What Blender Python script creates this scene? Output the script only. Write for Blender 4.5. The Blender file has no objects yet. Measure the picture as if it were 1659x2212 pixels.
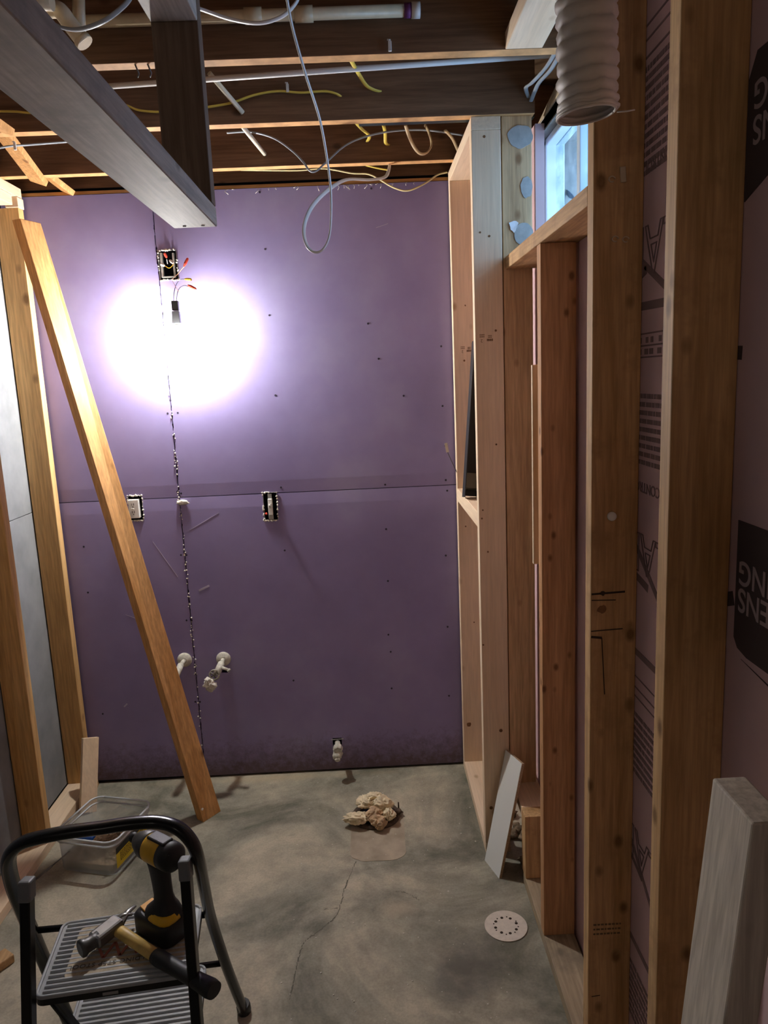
import bpy, bmesh, math, random
from mathutils import Vector, Matrix, noise
random.seed(7)
R = math.radians
# ------------------------------------------------------------------ camera
F = 1600.0; W, H = 1659, 2212; CH = 1.68
yaw, pitch, roll = 0.0183, 0.1776, -0.0436
_f = Vector((math.sin(yaw)*math.cos(pitch), math.cos(yaw)*math.cos(pitch), -math.sin(pitch)))
_r0 = Vector((math.cos(yaw), -math.sin(yaw), 0)); _u0 = _r0.cross(_f)
_r = math.cos(roll)*_r0 + math.sin(roll)*_u0
_u = -math.sin(roll)*_r0 + math.cos(roll)*_u0
scn = bpy.context.scene; col = scn.collection
cd = bpy.data.cameras.new('camera'); cam = bpy.data.objects.new('camera', cd); col.objects.link(cam)
cam.matrix_world = Matrix(((_r.x, _u.x, -_f.x, 0), (_r.y, _u.y, -_f.y, 0), (_r.z, _u.z, -_f.z, CH), (0, 0, 0, 1)))
cd.sensor_fit = 'VERTICAL'; cd.sensor_height = 24.0; cd.sensor_width = 18.0; cd.lens = F/H*24.0
cd.clip_start = 0.02
scn.camera = cam
# ------------------------------------------------------------------ world, exposure
wd = bpy.data.worlds.new('sky'); scn.world = wd; wd.use_nodes = True
bg = wd.node_tree.nodes['Background']; bg.inputs[0].default_value = (0.42, 0.64, 1.0, 1); bg.inputs[1].default_value = 15.0
vs = scn.view_settings; vs.view_transform = 'Standard'; vs.look = 'None'; vs.gamma = 1; vs.use_curve_mapping = False
vs.exposure = 0.22
BULB = 1120.0         # emission of the hanging bulb
FILL = 28.0          # emission of the unseen fill lamp added behind the viewpoint
# daylight portal in the window opening
pl = bpy.data.lights.new('window_portal', 'AREA'); pl.shape = 'RECTANGLE'; pl.size = 1.0; pl.size_y = 0.44
pl.cycles.is_portal = True
po = bpy.data.objects.new('window_portal', pl); col.objects.link(po); po.location = (0.66, 2.0, 2.17)
po.rotation_euler = (R(90), 0, R(90))      # faces -x, into the room

# ------------------------------------------------------------------ placing helpers
def ray(px, py):
    return _r*((px-W/2)/F) - _u*((py-H/2)/F) + _f
def PY(px, py, y): d = ray(px, py); return Vector((0, 0, CH)) + d*(y/d.y)
def PZ(px, py, z): d = ray(px, py); return Vector((0, 0, CH)) + d*((z-CH)/d.z)
def PX(px, py, x): d = ray(px, py); return Vector((0, 0, CH)) + d*(x/d.x)

# ------------------------------------------------------------------ materials
MATS = {}
class NT:
    def __init__(s, name, rough=0.6, spec=0.3, metal=0):
        s.m = bpy.data.materials.new(name); s.m.use_nodes = True
        s.t = s.m.node_tree; s.b = s.t.nodes['Principled BSDF']
        s.b.inputs['Roughness'].default_value = rough; s.b.inputs['Metallic'].default_value = metal
        s.b.inputs['Specular IOR Level'].default_value = spec
    def n(s, typ, **kw):
        nd = s.t.nodes.new(typ)
        for k, v in kw.items(): setattr(nd, k, v)
        return nd
    def l(s, a, b): s.t.links.new(a, b)
    def coords(s, scale=(1, 1, 1), rnd=True):
        tc = s.n('ShaderNodeTexCoord'); mp = s.n('ShaderNodeMapping'); mp.inputs['Scale'].default_value = scale
        if rnd:
            oi = s.n('ShaderNodeObjectInfo'); ad = s.n('ShaderNodeVectorMath', operation='MULTIPLY_ADD')
            s.l(oi.outputs['Random'], ad.inputs[0]); ad.inputs[1].default_value = (17.3, 31.7, 43.1)
            s.l(tc.outputs['Object'], ad.inputs[2]); s.l(ad.outputs[0], mp.inputs[0])
        else: s.l(tc.outputs['Object'], mp.inputs[0])
        return mp.outputs[0]
    def noise(s, vec, scale, detail=4, rough=0.55, dist=0):
        nz = s.n('ShaderNodeTexNoise'); s.l(vec, nz.inputs['Vector']); nz.inputs['Scale'].default_value = scale
        nz.inputs['Detail'].default_value = detail; nz.inputs['Roughness'].default_value = rough
        nz.inputs['Distortion'].default_value = dist; return nz.outputs[0]
    def ramp(s, fac, stops):
        r = s.n('ShaderNodeValToRGB'); s.l(fac, r.inputs[0]); e = r.color_ramp.elements
        while len(e) < len(stops): e.new(0.5)
        for i, (p, c) in enumerate(stops):
            e[i].position = p; e[i].color = (*c, 1) if len(c) == 3 else c
        return r.outputs[0]
    def mix(s, fac, a, b, mode='MIX'):
        m = s.n('ShaderNodeMix', data_type='RGBA', blend_type=mode)
        for i, v in ((0, fac), (6, a), (7, b)):
            if hasattr(v, 'links') or hasattr(v, 'is_linked'): s.l(v, m.inputs[i])
            elif isinstance(v, tuple): m.inputs[i].default_value = (*v, 1)
            else: m.inputs[i].default_value = v
        return m.outputs[2]
    def bump(s, h, strength=0.2, dist=0.002):
        b = s.n('ShaderNodeBump'); b.inputs['Strength'].default_value = strength; b.inputs['Distance'].default_value = dist
        s.l(h, b.inputs['Height']); s.l(b.outputs[0], s.b.inputs['Normal'])
    def base(s, c):
        if isinstance(c, tuple): s.b.inputs['Base Color'].default_value = (*c, 1)
        else: s.l(c, s.b.inputs['Base Color'])

def wood(name, light, dark, axis, knots=1.0, knotc=None, rough=0.65, stain=None, ks=17, grain=0.6):
    key = name+axis
    if key in MATS: return MATS[key]
    t = NT(key, rough, 0.25)
    i = 'XYZ'.index(axis)
    sc = [1, 1, 1]; sc[i] = 0.055
    v = t.coords(tuple(sc))
    big = t.noise(v, 14, 3, 0.5, 1.2); fine = t.noise(v, 120, 3, 0.6, 0.3)
    c = t.ramp(big, [(0.3, dark), (0.7, light)])
    f = t.ramp(fine, [(0.35, (0.58, 0.56, 0.54)), (0.65, (1.12, 1.12, 1.12))])
    c = t.mix(grain, c, f, 'MULTIPLY')
    if knots:
        sk = [1, 1, 1]; sk[i] = 0.62
        vk = t.coords(tuple(sk)); vo = t.n('ShaderNodeTexVoronoi'); t.l(vk, vo.inputs['Vector']); vo.inputs['Scale'].default_value = ks
        vo.inputs['Randomness'].default_value = 1.0
        kf = t.ramp(vo.outputs['Distance'], [(0.10, (1, 1, 1)), (0.23, (0, 0, 0))])
        pick = t.n('ShaderNodeSeparateColor'); t.l(vo.outputs['Color'], pick.inputs[0])
        th = t.n('ShaderNodeMath', operation='LESS_THAN'); t.l(pick.outputs[0], th.inputs[0]); th.inputs[1].default_value = 0.42*knots
        mm = t.n('ShaderNodeMath', operation='MULTIPLY'); t.l(kf, mm.inputs[0]); t.l(th.outputs[0], mm.inputs[1])
        m2 = t.n('ShaderNodeMath', operation='MULTIPLY'); t.l(mm.outputs[0], m2.inputs[0]); m2.inputs[1].default_value = 0.75
        kc = knotc or tuple(x*0.35 for x in dark)
        c = t.mix(m2.outputs[0], c, kc)
    if stain:
        vs_ = t.coords((1, 1, 1)); sn = t.noise(vs_, 6, 5, 0.7)
        sf = t.ramp(sn, [(0.52, (0, 0, 0)), (0.68, (0.8, 0.8, 0.8))])
        c = t.mix(sf, c, stain)
    t.base(c); t.bump(fine, 0.15, 0.001)
    MATS[key] = t.m; return t.m

def plain(name, c, rough=0.5, spec=0.4, metal=0, var=0.0, vscale=40, bump=0):
    if name in MATS: return MATS[name]
    t = NT(name, rough, spec, metal)
    if var or bump:
        v = t.coords(); nz = t.noise(v, vscale, 4)
        if var:
            lo = tuple(x*(1-var) for x in c); hi = tuple(min(1, x*(1+var)) for x in c)
            t.base(t.ramp(nz, [(0.3, lo), (0.7, hi)]))
        else: t.base(c)
        if bump: t.bump(nz, bump, 0.002)
    else: t.base(c)
    MATS[name] = t.m; return t.m

NEW = dict(light=(0.84, 0.66, 0.47), dark=(0.77, 0.58, 0.39))
FIR = dict(light=(0.72, 0.40, 0.16), dark=(0.58, 0.29, 0.095))
OLD = dict(light=(0.64, 0.41, 0.205), dark=(0.46, 0.27, 0.115))
JST = dict(light=(0.26, 0.145, 0.08), dark=(0.15, 0.08, 0.042))
GRY = dict(light=(0.62, 0.565, 0.50), dark=(0.49, 0.445, 0.39))
def wn(a): return wood('pine_new', axis=a, knots=0.4, knotc=(0.42, 0.24, 0.11), grain=0.22, **NEW)
def wf(a): return wood('fir_stud', axis=a, knots=0.45, knotc=(0.16, 0.06, 0.02), **FIR)
def wo(a): return wood('old_stud', axis=a, knots=1.3, knotc=(0.10, 0.045, 0.015), stain=(0.34, 0.20, 0.09), **OLD)
def wok(a): return wood('knotty_stud', axis=a, knots=1.5, knotc=(0.10, 0.035, 0.012), ks=24, light=(0.60, 0.335, 0.165), dark=(0.48, 0.245, 0.11))
def wj(a): return wood('dark_joist', axis=a, knots=0.3, **JST)
def wg(a): return wood('grey_lumber', axis=a, knots=0.5, knotc=(0.22, 0.18, 0.14), stain=(0.34, 0.32, 0.29), **GRY)
def ww(a): return wood('weathered_lumber', axis=a, knots=0.4, light=(0.72, 0.60, 0.42), dark=(0.55, 0.43, 0.27), stain=(0.28, 0.21, 0.14))
EDGE = plain('lit_joist_edge', (0.60, 0.33, 0.14), 0.7, 0.2, var=0.25, vscale=22)  # brighter joist wood: the bulb's light on the undersides put into the colour

def mat_drywall():
    t = NT('purple_drywall', 0.75, 0.2)
    v = t.coords(rnd=False)
    big = t.noise(v, 2.2, 5, 0.6); fine = t.noise(v, 300, 2)
    c = t.ramp(big, [(0.34, (0.27, 0.222, 0.425)), (0.55, (0.315, 0.265, 0.49)), (0.72, (0.36, 0.32, 0.53))])
    sp = t.noise(v, 55, 5, 0.75)      # dusty scuffs
    sf = t.ramp(sp, [(0.66, (0, 0, 0)), (0.76, (0.5, 0.5, 0.5))])
    msk = t.ramp(t.noise(v, 3.5, 3), [(0.52, (0, 0, 0)), (0.62, (1, 1, 1))])
    mm = t.n('ShaderNodeMath', operation='MULTIPLY'); t.l(sf, mm.inputs[0]); t.l(msk, mm.inputs[1])
    c = t.mix(mm.outputs[0], c, (0.55, 0.52, 0.58))
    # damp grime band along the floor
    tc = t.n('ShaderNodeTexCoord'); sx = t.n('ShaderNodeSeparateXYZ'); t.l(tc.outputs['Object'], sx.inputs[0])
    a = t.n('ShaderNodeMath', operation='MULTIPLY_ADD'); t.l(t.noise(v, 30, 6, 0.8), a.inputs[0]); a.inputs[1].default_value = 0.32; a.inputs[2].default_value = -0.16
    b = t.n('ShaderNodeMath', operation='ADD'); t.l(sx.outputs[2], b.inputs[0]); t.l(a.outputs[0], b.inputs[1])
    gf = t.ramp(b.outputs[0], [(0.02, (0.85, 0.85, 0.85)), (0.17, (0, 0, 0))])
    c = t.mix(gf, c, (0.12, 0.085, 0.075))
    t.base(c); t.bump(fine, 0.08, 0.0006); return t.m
DRY = mat_drywall()

def mat_concrete():
    t = NT('concrete_floor', 0.75, 0.25)
    v = t.coords(rnd=False)
    a = t.noise(v, 1.7, 6, 0.65, 0.6); b = t.noise(v, 9, 6, 0.7); f = t.noise(v, 140, 3)
    c = t.ramp(a, [(0.38, (0.17, 0.165, 0.125)), (0.48, (0.33, 0.31, 0.245)), (0.62, (0.54, 0.48, 0.365))])
    c2 = t.ramp(b, [(0.3, (0.62, 0.62, 0.62)), (0.6, (1.05, 1.05, 1.02))])
    c = t.mix(0.75, c, c2, 'MULTIPLY')
    c = t.mix(0.35, c, t.ramp(f, [(0.35, (0.7, 0.7, 0.7)), (0.6, (1.1, 1.1, 1.1))]), 'MULTIPLY')
    # damp stain near the sanding disc
    tc = t.n('ShaderNodeTexCoord')
    def blob(cx, cy, sx_, sy_, r0, r1, colr, c, amt=0.85):
        mp = t.n('ShaderNodeMapping'); mp.inputs['Location'].default_value = (-cx/sx_, -cy/sy_, 0); mp.inputs['Scale'].default_value = (1/sx_, 1/sy_, 0)
        t.l(tc.outputs['Object'], mp.inputs[0]); ln = t.n('ShaderNodeVectorMath', operation='LENGTH'); t.l(mp.outputs[0], ln.inputs[0])
        ma = t.n('ShaderNodeMath', operation='MULTIPLY_ADD'); t.l(t.noise(v, 5, 5, 0.65), ma.inputs[0]); ma.inputs[1].default_value = 1.1
        t.l(ln.outputs['Value'], ma.inputs[2])
        ff = t.ramp(ma.outputs[0], [(r0, (amt,)*3), (r1, (0, 0, 0))])
        return t.mix(ff, c, colr)
    c = blob(0.22, 1.85, 0.30, 0.42, 0.62, 0.98, (0.125, 0.115, 0.095), c)
    c = blob(-0.15, 1.55, 0.20, 0.2, 0.62, 0.98, (0.15, 0.135, 0.11), c, 0.6)
    c = blob(0.02, 2.13, 0.18, 0.12, 0.65, 1.0, (0.46, 0.37, 0.26), c, 0.5)
    c = blob(-0.5, 2.97, 1.4, 0.07, 0.5, 1.0, (0.50, 0.40, 0.26), c, 0.6)
    t.base(c); t.bump(b, 0.25, 0.004); return t.m
CONC = mat_concrete()
GREYDRY = plain('grey_drywall_back', (0.25, 0.26, 0.27), 0.8, 0.15, var=0.14, vscale=9, bump=0.05)
FOAM = plain('pink_foam_board', (0.60, 0.42, 0.43), 0.7, 0.25, var=0.06, vscale=7)
INK = plain('dark_ink', (0.075, 0.055, 0.055), 0.7, 0.2)
INKL = plain('faded_ink', (0.22, 0.15, 0.15), 0.7, 0.2)
LETTER = plain('pale_lettering', (0.42, 0.33, 0.33), 0.7, 0.2)
VINYL = plain('white_vinyl', (0.80, 0.83, 0.84), 0.4, 0.4)
PVCB = plain('beige_pvc', (0.78, 0.64, 0.42), 0.35, 0.45, var=0.08)
PVCW = plain('white_pvc', (0.80, 0.79, 0.76), 0.35, 0.45)
PURP = plain('purple_primer', (0.20, 0.06, 0.24), 0.5)
NMW = plain('white_cable', (0.72, 0.73, 0.73), 0.35, 0.45)
NMY = plain('yellow_cable', (0.72, 0.55, 0.10), 0.4, 0.4)
NMG = plain('grey_cable', (0.30, 0.33, 0.35), 0.4, 0.4)
NMT = plain('tan_cable', (0.55, 0.40, 0.22), 0.45, 0.35)
NMC = plain('cream_cable', (0.68, 0.58, 0.30), 0.45, 0.35)
BLK = plain('black_gloss_paint', (0.009, 0.009, 0.010), 0.25, 0.3)
BLKM = plain('black_plastic', (0.018, 0.018, 0.018), 0.5, 0.4, bump=0.1, vscale=200)
GREYC = plain('grey_plastic_cap', (0.16, 0.17, 0.18), 0.5)
TREAD = plain('grey_ribbed_tread', (0.38, 0.40, 0.41), 0.45, 0.45, var=0.1)
TREADL = plain('worn_label', (0.42, 0.35, 0.24), 0.6, 0.3, var=0.3, vscale=60)
YEL = plain('tool_yellow', (0.72, 0.42, 0.02), 0.42, 0.4, var=0.1)
HYEL = plain('worn_yellow_handle', (0.70, 0.48, 0.14), 0.45, 0.4, var=0.25, vscale=25)
STEEL = plain('brushed_steel', (0.26, 0.26, 0.25), 0.38, 0.5, metal=0.9, var=0.15)
DSTEEL = plain('dark_steel', (0.10, 0.10, 0.095), 0.45, 0.5, metal=0.6, var=0.3)
GALV = plain('galvanised_box', (0.50, 0.49, 0.46), 0.45, 0.5, metal=0.5, var=0.2)
VOID = plain('dark_cavity', (0.008, 0.008, 0.010), 0.9, 0.0)
PLAST = plain('torn_gypsum', (0.72, 0.68, 0.60), 0.9, 0.1, bump=0.3, vscale=150)
DEVW = plain('white_device', (0.80, 0.79, 0.75), 0.4, 0.4)
CORR = plain('chalky_valve', (0.60, 0.58, 0.50), 0.8, 0.2, var=0.25, vscale=90, bump=0.4)
RED = plain('red_connector', (0.62, 0.06, 0.03), 0.4, 0.4)
YCON = plain('yellow_connector', (0.75, 0.45, 0.03), 0.4, 0.4)
CLOTH = plain('stained_cloth', (0.80, 0.68, 0.47), 0.85, 0.1, var=0.18, vscale=14, bump=0.15)
IRON = plain('rusty_iron', (0.10, 0.07, 0.05), 0.8, 0.2, var=0.5, vscale=60, bump=0.5)
PATCH = plain('patched_mortar', (0.40, 0.335, 0.25), 0.8, 0.2, var=0.22, vscale=14, bump=0.3)
DUCT = plain('vinyl_duct', (0.62, 0.57, 0.52), 0.5, 0.35, var=0.06)
LAM = plain('white_laminate', (0.78, 0.79, 0.76), 0.4, 0.4)
PBRD = plain('particle_board', (0.42, 0.30, 0.19), 0.8, 0.2, var=0.3, vscale=200)
MINERAL = plain('blown_debris', (0.20, 0.15, 0.10), 0.95, 0.05, var=0.6, vscale=60, bump=0.8)
ADH = plain('grey_adhesive', (0.40, 0.40, 0.38), 0.6, 0.3, var=0.12, vscale=50, bump=0.3)
FOIL = plain('foil_scrap', (0.8, 0.82, 0.85), 0.3, 0.5, metal=0.7, bump=0.8, vscale=60)
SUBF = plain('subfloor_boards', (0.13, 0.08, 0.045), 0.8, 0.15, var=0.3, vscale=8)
CBLOCK = plain('foundation_concrete', (0.34, 0.32, 0.29), 0.85, 0.15, var=0.2, vscale=12, bump=0.3)
SHAV = plain('wood_shavings', (0.30, 0.21, 0.13), 0.9, 0.1, var=0.6, vscale=90, bump=0.6)
BLUE = plain('blue_plastic', (0.02, 0.13, 0.55), 0.35, 0.5)
SAND = plain('sandpaper_backing', (0.70, 0.63, 0.54), 0.9, 0.1, var=0.08, vscale=60, bump=0.2)
LEAF = plain('grey_leaf', (0.16, 0.20, 0.24), 0.8)
def mat_tub():
    t = NT('translucent_plastic', 0.25, 0.5)
    nt = t.t; out = nt.nodes['Material Output']
    t.base((0.75, 0.78, 0.80))
    tr = t.n('ShaderNodeBsdfTransparent'); tr.inputs[0].default_value = (0.86, 0.88, 0.90, 1)
    fr = t.n('ShaderNodeLayerWeight'); fr.inputs[0].default_value = 0.35
    ma = t.n('ShaderNodeMath', operation='MULTIPLY_ADD'); t.l(fr.outputs['Facing'], ma.inputs[0]); ma.inputs[1].default_value = 0.45; ma.inputs[2].default_value = 0.22
    mx = t.n('ShaderNodeMixShader'); t.l(ma.outputs[0], mx.inputs[0]); t.l(tr.outputs[0], mx.inputs[1]); t.l(t.b.outputs[0], mx.inputs[2])
    t.l(mx.outputs[0], out.inputs[0]); return t.m
TUB = mat_tub()
def mat_glass():
    t = NT('dirty_window_glass', 0.1, 0.5); out = t.t.nodes['Material Output']
    v = t.coords(rnd=False); nz = t.noise(v, 12, 5, 0.7)
    tr = t.n('ShaderNodeBsdfTransparent'); t.l(t.ramp(nz, [(0.35, (0.40, 0.46, 0.48)), (0.65, (0.60, 0.64, 0.66))]), tr.inputs[0])
    mx = t.n('ShaderNodeMixShader'); mx.inputs[0].default_value = 0.06; t.l(tr.outputs[0], mx.inputs[1]); t.l(t.b.outputs[0], mx.inputs[2])
    t.l(mx.outputs[0], out.inputs[0]); return t.m
GLASS = mat_glass()
def emit(name, c, s):
    m = bpy.data.materials.new(name); m.use_nodes = True; nt = m.node_tree; nt.nodes.remove(nt.nodes['Principled BSDF'])
    e = nt.nodes.new('ShaderNodeEmission'); e.inputs[0].default_value = (*c, 1); e.inputs[1].default_value = s
    nt.links.new(e.outputs[0], nt.nodes['Material Output'].inputs[0]); return m
M_BULB = emit('lit_bulb_dome', (0.99, 0.975, 0.94), BULB)
M_FILL = emit('lit_fill_globe', (1.0, 0.90, 0.78), FILL)

# ------------------------------------------------------------------ mesh helpers
def mb(): return bmesh.new()
def box(bm, x0, x1, y0, y1, z0, z1, bev=0.0):
    return hexa(bm, [(x0, y0, z0), (x1, y0, z0), (x1, y1, z0), (x0, y1, z0), (x0, y0, z1), (x1, y0, z1), (x1, y1, z1), (x0, y1, z1)], bev)
def hexa(bm, c, bev=0.0):
    t = bmesh.new() if bev else bm
    v = [t.verts.new(p) for p in c]
    for f in ((0, 3, 2, 1), (4, 5, 6, 7), (0, 1, 5, 4), (1, 2, 6, 5), (2, 3, 7, 6), (3, 0, 4, 7)): t.faces.new([v[i] for i in f])
    if bev:
        bmesh.ops.bevel(t, geom=t.edges[:], offset=bev, segments=2, affect='EDGES', profile=0.5)
        me = bpy.data.meshes.new('tmp'); t.to_mesh(me); t.free(); bm.from_mesh(me); bpy.data.meshes.remove(me)
def beam(bm, a, b, w, d, up, bev=0.0):
    """box from a to b; w wide along the side direction, d deep along 'up' made square to the axis"""
    a = Vector(a); b = Vector(b); ax = (b-a).normalized(); up = Vector(up); up = (up-ax*up.dot(ax)).normalized(); s = ax.cross(up)
    c = [e+s*sw*w/2+up*su*d/2 for e in (a, b) for sw, su in ((-1, -1), (1, -1), (1, 1), (-1, 1))]
    hexa(bm, c, bev)
def smooth_pts(pts, n=8):
    P = [Vector(p) for p in pts]; out = []
    for i in range(len(P)-1):
        p0 = P[max(i-1, 0)]; p1 = P[i]; p2 = P[i+1]; p3 = P[min(i+2, len(P)-1)]
        for k in range(n):
            t = k/n; t2 = t*t; t3 = t2*t
            out.append(0.5*((2*p1)+(-p0+p2)*t+(2*p0-5*p1+4*p2-p3)*t2+(-p0+3*p1-3*p2+p3)*t3))
    out.append(P[-1]); return out
def tube(bm, pts, rx, ry=None, seg=12, smooth=0, up=(0, 0, 1), cap=True, rs=None):
    if smooth: pts = smooth_pts(pts, smooth)
    pts = [Vector(p) for p in pts]; ry = ry or rx; rings = []
    u = Vector(up)
    for i, p in enumerate(pts):
        d = (pts[min(i+1, len(pts)-1)]-pts[max(i-1, 0)]).normalized()
        u = u-d*u.dot(d)
        if u.length < 1e-4: u = Vector((1, 0, 0))-d*d.x
        u.normalize(); s = d.cross(u)
        k = rs[i] if rs else 1.0
        rings.append([bm.verts.new(p+(s*math.cos(a)*rx+u*math.sin(a)*ry)*k) for a in [2*math.pi*j/seg for j in range(seg)]])
    for a, b in zip(rings, rings[1:]):
        for j in range(seg):
            f = bm.faces.new((a[j], a[(j+1) % seg], b[(j+1) % seg], b[j])); f.smooth = True
    if cap:
        bm.faces.new(rings[0][::-1]); bm.faces.new(rings[-1])
def lathe(bm, prof, o, axis, seg=24, smooth=True):
    """prof: (radius, distance along axis)"""
    o = Vector(o); ax = Vector(axis).normalized(); u = ax.orthogonal().normalized(); s = ax.cross(u); rings = []
    for r, h in prof:
        rings.append([bm.verts.new(o+ax*h+(u*math.cos(a)+s*math.sin(a))*max(r, 1e-5)) for a in [2*math.pi*j/seg for j in range(seg)]])
    for a, b in zip(rings, rings[1:]):
        for j in range(seg):
            f = bm.faces.new((a[j], a[(j+1) % seg], b[(j+1) % seg], b[j])); f.smooth = smooth
    bm.faces.new(rings[0][::-1]); bm.faces.new(rings[-1])
def poly(bm, pts, thick):
    """flat polygon extruded by the vector thick"""
    t = Vector(thick); a = [bm.verts.new(Vector(p)) for p in pts]; b = [bm.verts.new(Vector(p)+t) for p in pts]
    bm.faces.new(a[::-1]); bm.faces.new(b); n = len(a)
    for i in range(n): bm.faces.new((a[i], a[(i+1) % n], b[(i+1) % n], b[i]))
def rrect(x0, x1, y0, y1, r, n=5):
    out = []
    for cx, cy, a0 in ((x1-r, y1-r, 0), (x0+r, y1-r, 90), (x0+r, y0+r, 180), (x1-r, y0+r, 270)):
        for k in range(n+1):
            a = R(a0+90*k/n); out.append((cx+r*math.cos(a), cy+r*math.sin(a)))
    return out
def blob(bm, c, r, amp, fs, seed=0, sub=3, sq=(1, 1, 1)):
    t = bmesh.new(); bmesh.ops.create_icosphere(t, subdivisions=sub, radius=1)
    for v in t.verts:
        p = v.co.copy(); q = p*fs+Vector((seed*3.1, seed*1.7, seed))
        k = 1+amp*(noise.noise(q)+0.6*abs(noise.noise(q*2.3))*1.5)
        v.co = Vector((p.x*sq[0], p.y*sq[1], p.z*sq[2]))*r*k+Vector(c)
    for f in t.faces: f.smooth = True
    me = bpy.data.meshes.new('tmp'); t.to_mesh(me); t.free(); bm.from_mesh(me); bpy.data.meshes.remove(me)

# ------------------------------------------------------------------ object helpers
def tag(o, label=None, cat=None, group=None, kind=None):
    if label: o['label'] = label
    if cat: o['category'] = cat
    if group: o['group'] = group
    if kind: o['kind'] = kind
    return o
def obj(name, bm, mat, parent=None, loc=None, label=None, cat=None, group=None, kind=None, recalc=True):
    if recalc: bmesh.ops.recalc_face_normals(bm, faces=bm.faces[:])
    me = bpy.data.meshes.new(name)
    if parent is not None:
        o_w = parent_world(parent); off = o_w
    else:
        if loc is None:
            n = len(bm.verts); c = Vector((0, 0, 0))
            for v in bm.verts: c += v.co
            loc = c/n
            loc.z = min(v.co.z for v in bm.verts)
        off = Vector(loc)
    if not (kind == 'structure' and parent is None): pass
    else: off = Vector((0, 0, 0))
    for v in bm.verts: v.co -= off
    bm.to_mesh(me); bm.free()
    for m in (mat if isinstance(mat, (list, tuple)) else [mat]): me.materials.append(m)
    o = bpy.data.objects.new(name, me); col.objects.link(o)
    if parent is not None: o.parent = parent
    else: o.location = off
    return tag(o, label, cat, group, kind)
def parent_world(p):
    v = Vector((0, 0, 0))
    while p is not None: v += p.location; p = p.parent
    return v
def thing(name, label, cat, loc, group=None):
    o = bpy.data.objects.new(name, None); col.objects.link(o); o.location = loc; o.empty_display_size = 0.05
    return tag(o, label, cat, group)
def struct(name, bm, mat, parent=None, label=None):
    return obj(name, bm, mat, parent, kind='structure' if parent is None else None, label=label)
def text_obj(name, body, size, origin, xdir, ydir, mat, parent, extrude=0.0003, outline=0, bold=0, spacing=1.0):
    cu = bpy.data.curves.new('t', 'FONT'); cu.body = body; cu.size = size; cu.space_character = spacing
    if outline: cu.fill_mode = 'NONE'; cu.bevel_depth = outline; cu.bevel_resolution = 0
    else: cu.extrude = extrude; cu.offset = bold
    t = bpy.data.objects.new('t', cu); col.objects.link(t)
    dg = bpy.context.evaluated_depsgraph_get(); me = bpy.data.meshes.new_from_object(t.evaluated_get(dg))
    bpy.data.objects.remove(t); bpy.data.curves.remove(cu)
    x = Vector(xdir).normalized(); y = Vector(ydir).normalized(); z = x.cross(y)
    pw = parent_world(parent)
    M = Matrix(((x.x, y.x, z.x, origin[0]-pw.x), (x.y, y.y, z.y, origin[1]-pw.y), (x.z, y.z, z.z, origin[2]-pw.z), (0, 0, 0, 1)))
    me.transform(M); me.name = name; me.materials.clear(); me.materials.append(mat)
    o = bpy.data.objects.new(name, me); col.objects.link(o); o.parent = parent; return o

# ================================================================== SETTING
Z0 = 2.44; XR = 0.454; XF = 0.548; XL = -1.255
bm = mb(); box(bm, -2.2, 1.0, -1.8, 3.3, -0.1, 0)
floor = struct('floor', bm, CONC, label='bare stained concrete basement floor')
# old toilet-flange patch in the floor
pts = []
for x, y in rrect(-0.130, 0.072, 2.37, 2.66, 0.05, 6):
    k = 1+0.05*noise.noise(Vector((x*30, y*30, 0))); pts.append((-0.03+(x+0.03)*k, 2.5+(y-2.5)*k, 0.0))
bm = mb(); poly(bm, pts, (0, 0, 0.0012)); obj('mortar_patch', bm, PATCH, floor, label='brownish mortar patch around the drain')
bm = mb()                                      # cracks
def crack(p, w=0.0016, j=0.012):
    P = smooth_pts(p, 7)
    for a, b in zip(P, P[1:]):
        a = a+Vector((random.uniform(-j, j)*0.3, random.uniform(-j, j)*0.3, 0)); ww_ = w*random.uniform(0.4, 1.5)
        n = (b-a).cross(Vector((0, 0, 1))).normalized()*ww_
        f = [bm.verts.new(q+Vector((0, 0, 0.0006))) for q in (a-n, b-n, b+n, a+n)]; bm.faces.new(f)
crack([PZ(770, 1860, 0), PZ(745, 1920, 0), PZ(728, 1975, 0), PZ(690, 2010, 0), PZ(655, 2040, 0), PZ(640, 2095, 0), PZ(625, 2160, 0)])
crack([PZ(855, 1925, 0), PZ(880, 1930, 0), PZ(905, 1945, 0)], 0.0013)
crack([PZ(730, 1962, 0), PZ(700, 1965, 0)], 0.001)
obj('crack', bm, plain('crack_shadow', (0.15, 0.14, 0.11), 0.9, 0.1), floor)

# ceiling = subfloor above the joists
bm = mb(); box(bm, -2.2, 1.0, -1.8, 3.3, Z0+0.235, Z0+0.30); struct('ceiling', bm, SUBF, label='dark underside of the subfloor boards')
# hidden enclosing walls of the basement
bm = mb(); box(bm, -2.2, 1.0, -1.8, -1.7, 0, Z0+0.235); struct('wall_front', bm, CBLOCK, label='concrete wall behind the viewpoint')
bm = mb(); box(bm, -2.2, -2.1, -1.7, 3.3, 0, Z0+0.235); struct('wall_far_left', bm, CBLOCK)
bm = mb(); box(bm, -2.1, 1.0, 3.10, 3.3, 0, Z0+0.235); struct('wall_outer_back', bm, CBLOCK)
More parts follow.
